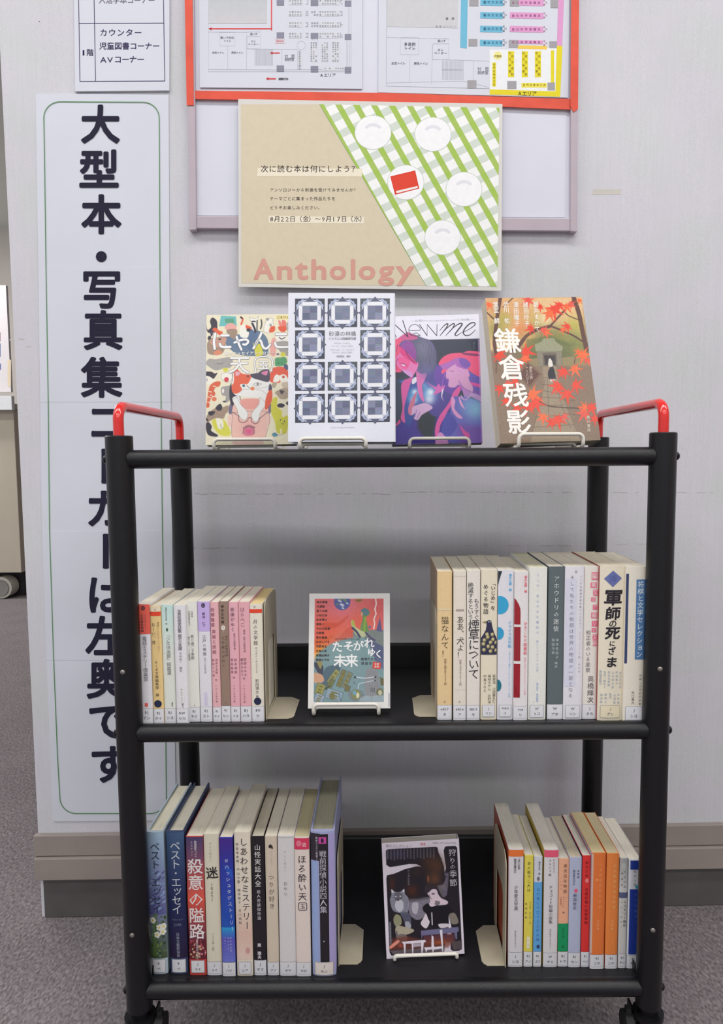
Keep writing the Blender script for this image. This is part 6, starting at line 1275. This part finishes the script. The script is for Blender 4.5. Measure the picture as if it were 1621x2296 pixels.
cv.ell(560, 270, 100, 105, (92, 98, 160)); 
for x, y, r, c in ((530, 260, 26, (206, 212, 222)), (590, 250, 24, (120, 150, 90)), (560, 310, 30, (214, 218, 230)), (620, 290, 18, (210, 216, 226)), (500, 300, 18, (110, 140, 100)), (570, 350, 20, (200, 208, 222)), (540, 240, 20, (110, 140, 84))): cv.ell(x, y, r, r * .55, c, .9, rot=.5)
cv.ell(757, 250, 40, 32, (170, 122, 70)); cv.stroke([(720, 262), (795, 250)], 8, (120, 90, 60))
cv.stroke([(962, 235), (970, 300), (955, 360), (970, 420), (945, 480), (955, 540), (945, 600)], 14, (238, 226, 222), smooth=False)
S([(700, 640), (860, 620), (1085, 620), (1095, 700), (1095, 960), (900, 900), (740, 760)], (124, 134, 130), soft=3); S([(850, 720), (960, 760), (1090, 860), (1090, 1120), (1000, 1050), (880, 860)], (84, 92, 126), .9, soft=4)
S([(230, 1000), (380, 820), (560, 740), (800, 700), (900, 800), (980, 1000), (1100, 1150), (1100, 1480), (225, 1480)], (124, 152, 156), soft=4); cv.blot(600, 900, 160, (130, 160, 160), .7)
S([(790, 380), (830, 345), (885, 380), (890, 430), (850, 460), (870, 560), (880, 640), (790, 640), (790, 560), (810, 470), (785, 430)], (112, 146, 92)); S([(790, 370), (840, 350), (886, 390), (860, 440), (800, 420)], (96, 128, 140)); cv.ell(798, 420, 14, 26, (216, 150, 120)); S([(670, 510), (700, 500), (720, 570), (790, 620), (850, 650), (830, 700), (740, 680), (690, 600)], (190, 196, 150)); cv.stroke([(690, 510), (705, 560)], 30, (176, 182, 80)); cv.stroke([(840, 470), (830, 620)], 24, (150, 180, 60), .7); cv.stroke([(690, 590), (740, 640), (780, 700)], 26, (70, 72, 100)); cv.stroke([(850, 650), (900, 700), (960, 740)], 22, (84, 80, 110))
cv.poly([(975, 620), (1018, 460), (1045, 640)], (98, 92, 136)); cv.ell(895, 580, 14, 20, (110, 110, 150))
S([(230, 1010), (340, 1050), (330, 1180), (260, 1100)], (70, 74, 88)); S([(380, 1070), (560, 1060), (420, 1280), (330, 1260)], (86, 108, 120)); S([(230, 1140), (330, 1160), (350, 1240), (230, 1250)], (206, 160, 130)); S([(270, 1000), (330, 1010), (310, 1090)], (150, 140, 90))
def blk(x, y, w_, h_, rot, c, det=(120, 116, 60)):
    cs, sn = math.cos(rot), math.sin(rot); q = [(x + a * w_ * cs - b * h_ * sn, y + a * w_ * sn + b * h_ * cs) for a, b in ((-.5, -.5), (.5, -.5), (.5, .5), (-.5, .5))]; cv.poly(q, c); cv.stroke(q + [q[0]], 6, (70, 76, 70), .6, smooth=False)
    for k in (-.25, .05, .3): cv.ell(x - k * h_ * sn, y + k * h_ * cs, w_ * .28, h_ * .07, det, rot=rot)
blk(565, 1200, 54, 210, .35, (128, 124, 84)); blk(635, 1220, 60, 200, .4, (132, 134, 110)); blk(470, 1180, 70, 190, .6, (150, 150, 104)); blk(430, 1280, 60, 150, .5, (112, 120, 84)); blk(310, 1330, 100, 130, .3, (152, 150, 90)); blk(480, 1400, 200, 120, .3, (140, 160, 176)); blk(300, 1440, 110, 100, .4, (150, 166, 184)); cv.ell(455, 1410, 34, 40, (120, 116, 74)); blk(640, 1320, 60, 70, .2, (118, 112, 84)); cv.stroke([(370, 1330), (430, 1290)], 8, (50, 54, 62)); cv.stroke([(540, 1380), (560, 1470)], 8, (90, 110, 130))
S([(865, 1100), (960, 1090), (1010, 1150), (1020, 1390), (860, 1390)], (138, 140, 144)); 
for x in (925, 945, 965): cv.stroke([(x, 1310), (x, 1360)], 7, (80, 84, 90))
cv.stroke([(730, 1180), (850, 1195), (980, 1175)], 10, (206, 212, 222)); cv.stroke([(960, 1220), (850, 1245), (780, 1265), (770, 1330)], 9, (196, 204, 216)); cv.ell(730, 1185, 13, 13, (60, 64, 70)); cv.ell(975, 1180, 12, 12, (60, 64, 70)); cv.ell(722, 1250, 14, 14, (90, 100, 104)); cv.ell(722, 1250, 8, 8, (140, 156, 160)); cv.ell(970, 1222, 10, 10, (60, 64, 70))
S([(650, 1390), (720, 1330), (800, 1340), (850, 1400), (820, 1450), (700, 1460)], (120, 130, 134)); cv.ell(745, 1390, 56, 62, (130, 134, 90)); cv.ell(725, 1370, 22, 28, (110, 160, 180)); cv.ell(765, 1400, 20, 34, (206, 204, 176)); cv.ell(1030, 1360, 46, 50, (116, 116, 90)); cv.ell(1035, 1365, 24, 30, (190, 190, 160)); cv.poly([(905, 1400), (960, 1390), (930, 1450)], (104, 92, 60)); cv.poly([(1030, 1180), (1080, 1200), (1080, 1280), (1040, 1280)], (110, 104, 70)); S([(840, 1410), (1080, 1400), (1080, 1475), (800, 1475)], (158, 170, 180), .8); cv.grain(10); cv.grain(8, k=2)
keep = cv.a.copy(); cv.a[:] = a0; u0, v0 = cv.uv(232, 236); u1, v1 = cv.uv(1084, 1476); cv.a[int(v0):int(v1), int(u0):int(u1)] = keep[int(v0):int(v1), int(u0):int(u1)]
cv.build('cover_art', M_GLOSS, e, fn)
p = Print(cv.map_fn(fn)); KK = (70, 44, 44)
for i, (t, x1_) in enumerate((('筒井康隆', 384), ('光瀬龍', 350), ('眉下太朗', 384), ('小松左京', 384), ('松本零士', 384), ('星新一', 350), ('今日泊亜蘭', 420), ('矢野徹', 350), ('筒井康隆', 384), ('水木しげる', 418), ('河野典生', 384), ('安部公房', 384), ('高橋由美子', 418), ('楳図かずお', 418))): p.htext(t, 250, 273 + i * 54.4, 32, KK, .02, x1_, l=4)
for ch, x, y, s, r_ in (('た', 510, 822, 140, .05), ('そ', 645, 815, 140, 0), ('が', 765, 810, 130, 0), ('れ', 895, 775, 130, 0), ('ゆ', 925, 885, 110, 0), ('く', 1010, 905, 110, 0), ('未', 545, 990, 160, 0), ('来', 685, 990, 160, 0)): p.glyph(ch, x, y, s, (240, 240, 240), .022, r_, l=5)
p.htext('巨匠たちが描いた日本の未来', 480, 725, 20, (60, 60, 66), .01, 780, l=4); p.htext('戦慄たちの', 796, 968, 38, (60, 62, 68), .01, 992, l=4); p.htext('想描作', 796, 1020, 38, (60, 62, 68), .01, 936, l=4); p.poly([(944, 998), (1040, 1010), (1036, 1088), (938, 1076)], (214, 70, 60), 5); p.htext('宝蔵', 960, 1025, 30, (236, 214, 208), .01, 1020, l=6); p.htext('装幀', 960, 1058, 30, (236, 214, 208), .01, 1020, l=6); p.rect(1138, 1370, 1153, 1530, (206, 208, 216), 3); p.line([(1138, 1370), (1153, 1370), (1158, 1530), (1142, 1530)], 3, (110, 112, 122), 4, closed=True)
p.build('title_lettering', M_GLOSS, e)

# --- 6 dark hunting-season book on the bottom tier
e, fn, w, h = display((867, 2149.5), (1041.8, 2138.7), 1885, .043, SL(8.5), SL(2.5), SL(-1.8), .017, (214, 208, 218), 'white-framed paperback with a lynx and a dark-dressed woman, displayed on the bottom tier', 2, stand=(881, 1029, 2137), standlabel='white wire book stand on the bottom tier', stand_dy=-.0045, pages=(206, 198, 188))
cv = Canvas(((232, 305), (1278, 235), (1340, 1805), (285, 1870)), 210, 300, (222, 214, 226))
S = lambda *a, **k: cv.poly(*a, smooth=True, **k)
BK = (30, 26, 36)
cv.poly([(290, 410), (310, 390), (960, 352), (985, 362), (998, 430), (1030, 500), (1070, 620), (1080, 705), (1098, 640), (1080, 520), (1068, 400), (1085, 355), (1100, 345), (1225, 338), (1250, 362), (1302, 1700), (1300, 1740), (1265, 1762), (1180, 1765), (1150, 1740), (1150, 1600), (1168, 1500), (1160, 1420), (1140, 1340), (1125, 1275), (1130, 1400), (1110, 1520), (1080, 1640), (1060, 1770), (400, 1830), (350, 1820), (328, 1780), (292, 790), (300, 745), (400, 720), (540, 660), (700, 620), (765, 622), (700, 590), (600, 588), (480, 610), (340, 632), (292, 600)], BK, soft=1.2)
cv.blot(900, 560, 130, (72, 46, 32), .9); cv.blot(980, 620, 90, (84, 54, 36), .8); cv.blot(640, 950, 80, (78, 40, 28), .9); cv.blot(700, 700, 60, (56, 38, 32), .7); cv.blot(940, 790, 90, (110, 68, 42), .8); cv.blot(855, 790, 12, (190, 104, 54), .8, 44); cv.blot(370, 860, 40, (84, 40, 30), .7, 90); cv.blot(450, 450, 140, (66, 58, 92), .55, 60); cv.blot(1060, 900, 40, (150, 130, 120), .6)
S([(340, 1060), (360, 1000), (357, 930), (410, 965), (480, 965), (530, 925), (540, 990), (590, 1060), (590, 1180), (560, 1260), (460, 1250), (380, 1220), (345, 1130)], (150, 152, 166), tex=.35); S([(400, 990), (460, 975), (510, 1010), (490, 1080), (440, 1100), (400, 1060)], (98, 96, 110)); S([(420, 1090), (500, 1080), (520, 1180), (470, 1240), (410, 1190)], (196, 196, 206), tex=.25); cv.poly([(358, 930), (400, 968), (362, 985)], (206, 206, 212)); cv.poly([(532, 925), (536, 975), (496, 962)], (206, 206, 212)); cv.ell(418, 1030, 12, 8, (216, 214, 200)); cv.ell(478, 1026, 12, 8, (216, 214, 200)); cv.ell(448, 1075, 16, 12, (60, 54, 60))
S([(590, 1080), (720, 1060), (860, 1040), (880, 1120), (820, 1250), (760, 1330), (680, 1340), (600, 1260)], (148, 142, 158), tex=.4); S([(640, 1120), (720, 1120), (700, 1260), (640, 1240)], (190, 186, 198), tex=.4); cv.poly([(590, 1060), (860, 1030), (850, 1060), (600, 1100)], (70, 64, 72), .7, soft=6); S([(480, 1250), (600, 1260), (620, 1440), (560, 1480), (520, 1350)], (88, 90, 110), tex=.2); S([(540, 1380), (590, 1370), (620, 1440), (560, 1480)], (160, 160, 170))
S([(385, 1320), (420, 1270), (480, 1300), (490, 1400), (420, 1430), (390, 1390)], (142, 140, 112)); S([(420, 1430), (540, 1440), (660, 1480), (600, 1530), (430, 1560)], (168, 160, 140)); S([(430, 1550), (540, 1540), (560, 1620), (430, 1680)], (120, 108, 110)); cv.stroke([(425, 1500), (430, 1660)], 22, (110, 104, 108))
S([(810, 900), (860, 860), (950, 890), (1000, 950), (1020, 1000), (960, 1000), (860, 970), (820, 980)], (52, 42, 48)); S([(840, 975), (900, 925), (960, 920), (1000, 980), (1030, 1030), (1060, 1060), (1120, 1100), (1090, 1140), (960, 1150), (900, 1170), (860, 1150), (880, 1090), (870, 1030)], (214, 196, 206)); S([(806, 960), (818, 905), (860, 862), (930, 868), (990, 920), (1050, 1010), (1080, 1070), (1030, 1050), (990, 1000), (965, 935), (910, 930), (860, 975), (822, 985)], (50, 42, 50)); cv.ell(920, 992, 24, 10, (90, 70, 80)); cv.ell(960, 1095, 18, 8, (140, 80, 96)); cv.stroke([(870, 1000), (885, 1050), (900, 1060)], 8, (120, 100, 110)); S([(940, 1120), (1000, 1090), (1010, 1130), (960, 1150)], (120, 112, 120))
S([(780, 1170), (850, 1120), (900, 1170), (1080, 1150), (1160, 1180), (1200, 1280), (1120, 1300), (1110, 1410), (960, 1440), (850, 1400), (830, 1270), (790, 1230)], (20, 18, 26)); S([(980, 880), (1060, 860), (1130, 700), (1110, 980), (1060, 1040), (1010, 960)], (126, 118, 128), .7)
S([(820, 1260), (850, 1330), (870, 1380), (820, 1460), (750, 1400), (780, 1330)], (214, 204, 210)); S([(985, 1410), (1030, 1395), (1130, 1400), (1120, 1440), (1020, 1455)], (206, 198, 204)); cv.stroke([(900, 1250), (905, 1410)], 14, (206, 200, 208)); S([(1130, 1280), (1210, 1255), (1260, 1380), (1170, 1400)], (128, 120, 112))
cv.poly([(750, 1490), (1260, 1440), (1264, 1500), (1240, 1510), (1240, 1600), (1220, 1610), (1200, 1520), (770, 1560), (760, 1620)], (108, 106, 140)); cv.poly([(780, 1560), (1200, 1530), (1210, 1640), (800, 1680)], (92, 52, 60), soft=6); cv.poly([(330, 1600), (560, 1560), (800, 1620), (1130, 1590), (1200, 1620), (1120, 1720), (330, 1760)], (112, 58, 48), .75, soft=8); cv.blot(1000, 1650, 90, (172, 88, 50), .7, 26); cv.blot(480, 1690, 30, (206, 88, 62), .7, 18); S([(330, 1700), (430, 1620), (460, 1640), (350, 1730)], (222, 142, 124)); cv.poly([(330, 1760), (1080, 1700), (1060, 1775), (400, 1830)], (110, 100, 106), .9, soft=3); cv.poly([(1160, 1640), (1300, 1620), (1300, 1740), (1180, 1760)], (96, 84, 86), .8, soft=5)
DR = (222, 214, 226)
cv.poly([(490, 1640), (805, 1612), (820, 1640), (790, 1650), (770, 1800), (755, 1800), (750, 1652), (650, 1660), (645, 1800), (632, 1800), (625, 1662), (545, 1664), (540, 1800), (524, 1800), (515, 1670)], DR); cv.poly([(640, 1665), (745, 1655), (750, 1700), (645, 1712)], (170, 160, 172)); cv.poly([(895, 1550), (920, 1570), (925, 1690), (935, 1710), (1030, 1700), (1005, 1480), (1040, 1480), (1050, 1770), (1035, 1770), (1030, 1730), (925, 1745), (915, 1790), (905, 1790), (900, 1740), (835, 1750), (820, 1790), (805, 1740), (790, 1715), (890, 1710)], DR)
cv.poly([(322, 1372), (350, 1374), (356, 1660), (332, 1690)], (104, 106, 116)); cv.grain(8)
cv.build('cover_art', M_GLOSS, e, fn)
p = Print(cv.map_fn(fn))
p.htext('異形コレクション', 282, 342, 44, (140, 132, 144), .0, 640, l=4, rot=-.06); 
for k in range(3): p.poly([(756 + k * 25, 298), (770 + k * 25, 297), (768 + k * 25, 332), (760 + k * 25, 334)], (196, 60, 78), 4)
p.htext('FREAK OUT COLLECTION', 920, 296, 36, (120, 112, 124), .0, 1238, l=4)
for ch, x, y, s in (('狩', 1186, 428, 106), ('り', 1190, 540, 96), ('の', 1190, 622, 80), ('季', 1196, 720, 104), ('節', 1198, 842, 106)): p.glyph(ch, x, y, s, (206, 200, 204), .0, -.05, l=4)
for k in range(15): p.vtext('異形競作集短編', 312 + k * 44.5, 400 - k * 2.4, 520 - k * 2.4 + (k % 3) * 10, 24, (112, 108, 126), .0, l=4)
p.vtext('闇と炎の物語', 1100, 700, 1020, 46, (120, 108, 140), .01, l=4, slant=-.04); p.vtext('井上雅彦監修', 592, 660, 880, 32, (132, 120, 130), .006, l=4); p.vtext('光文社文庫', 340, 1390, 1640, 16, (200, 200, 206), 0, l=4)
p.build('title_lettering', M_GLOSS, e)
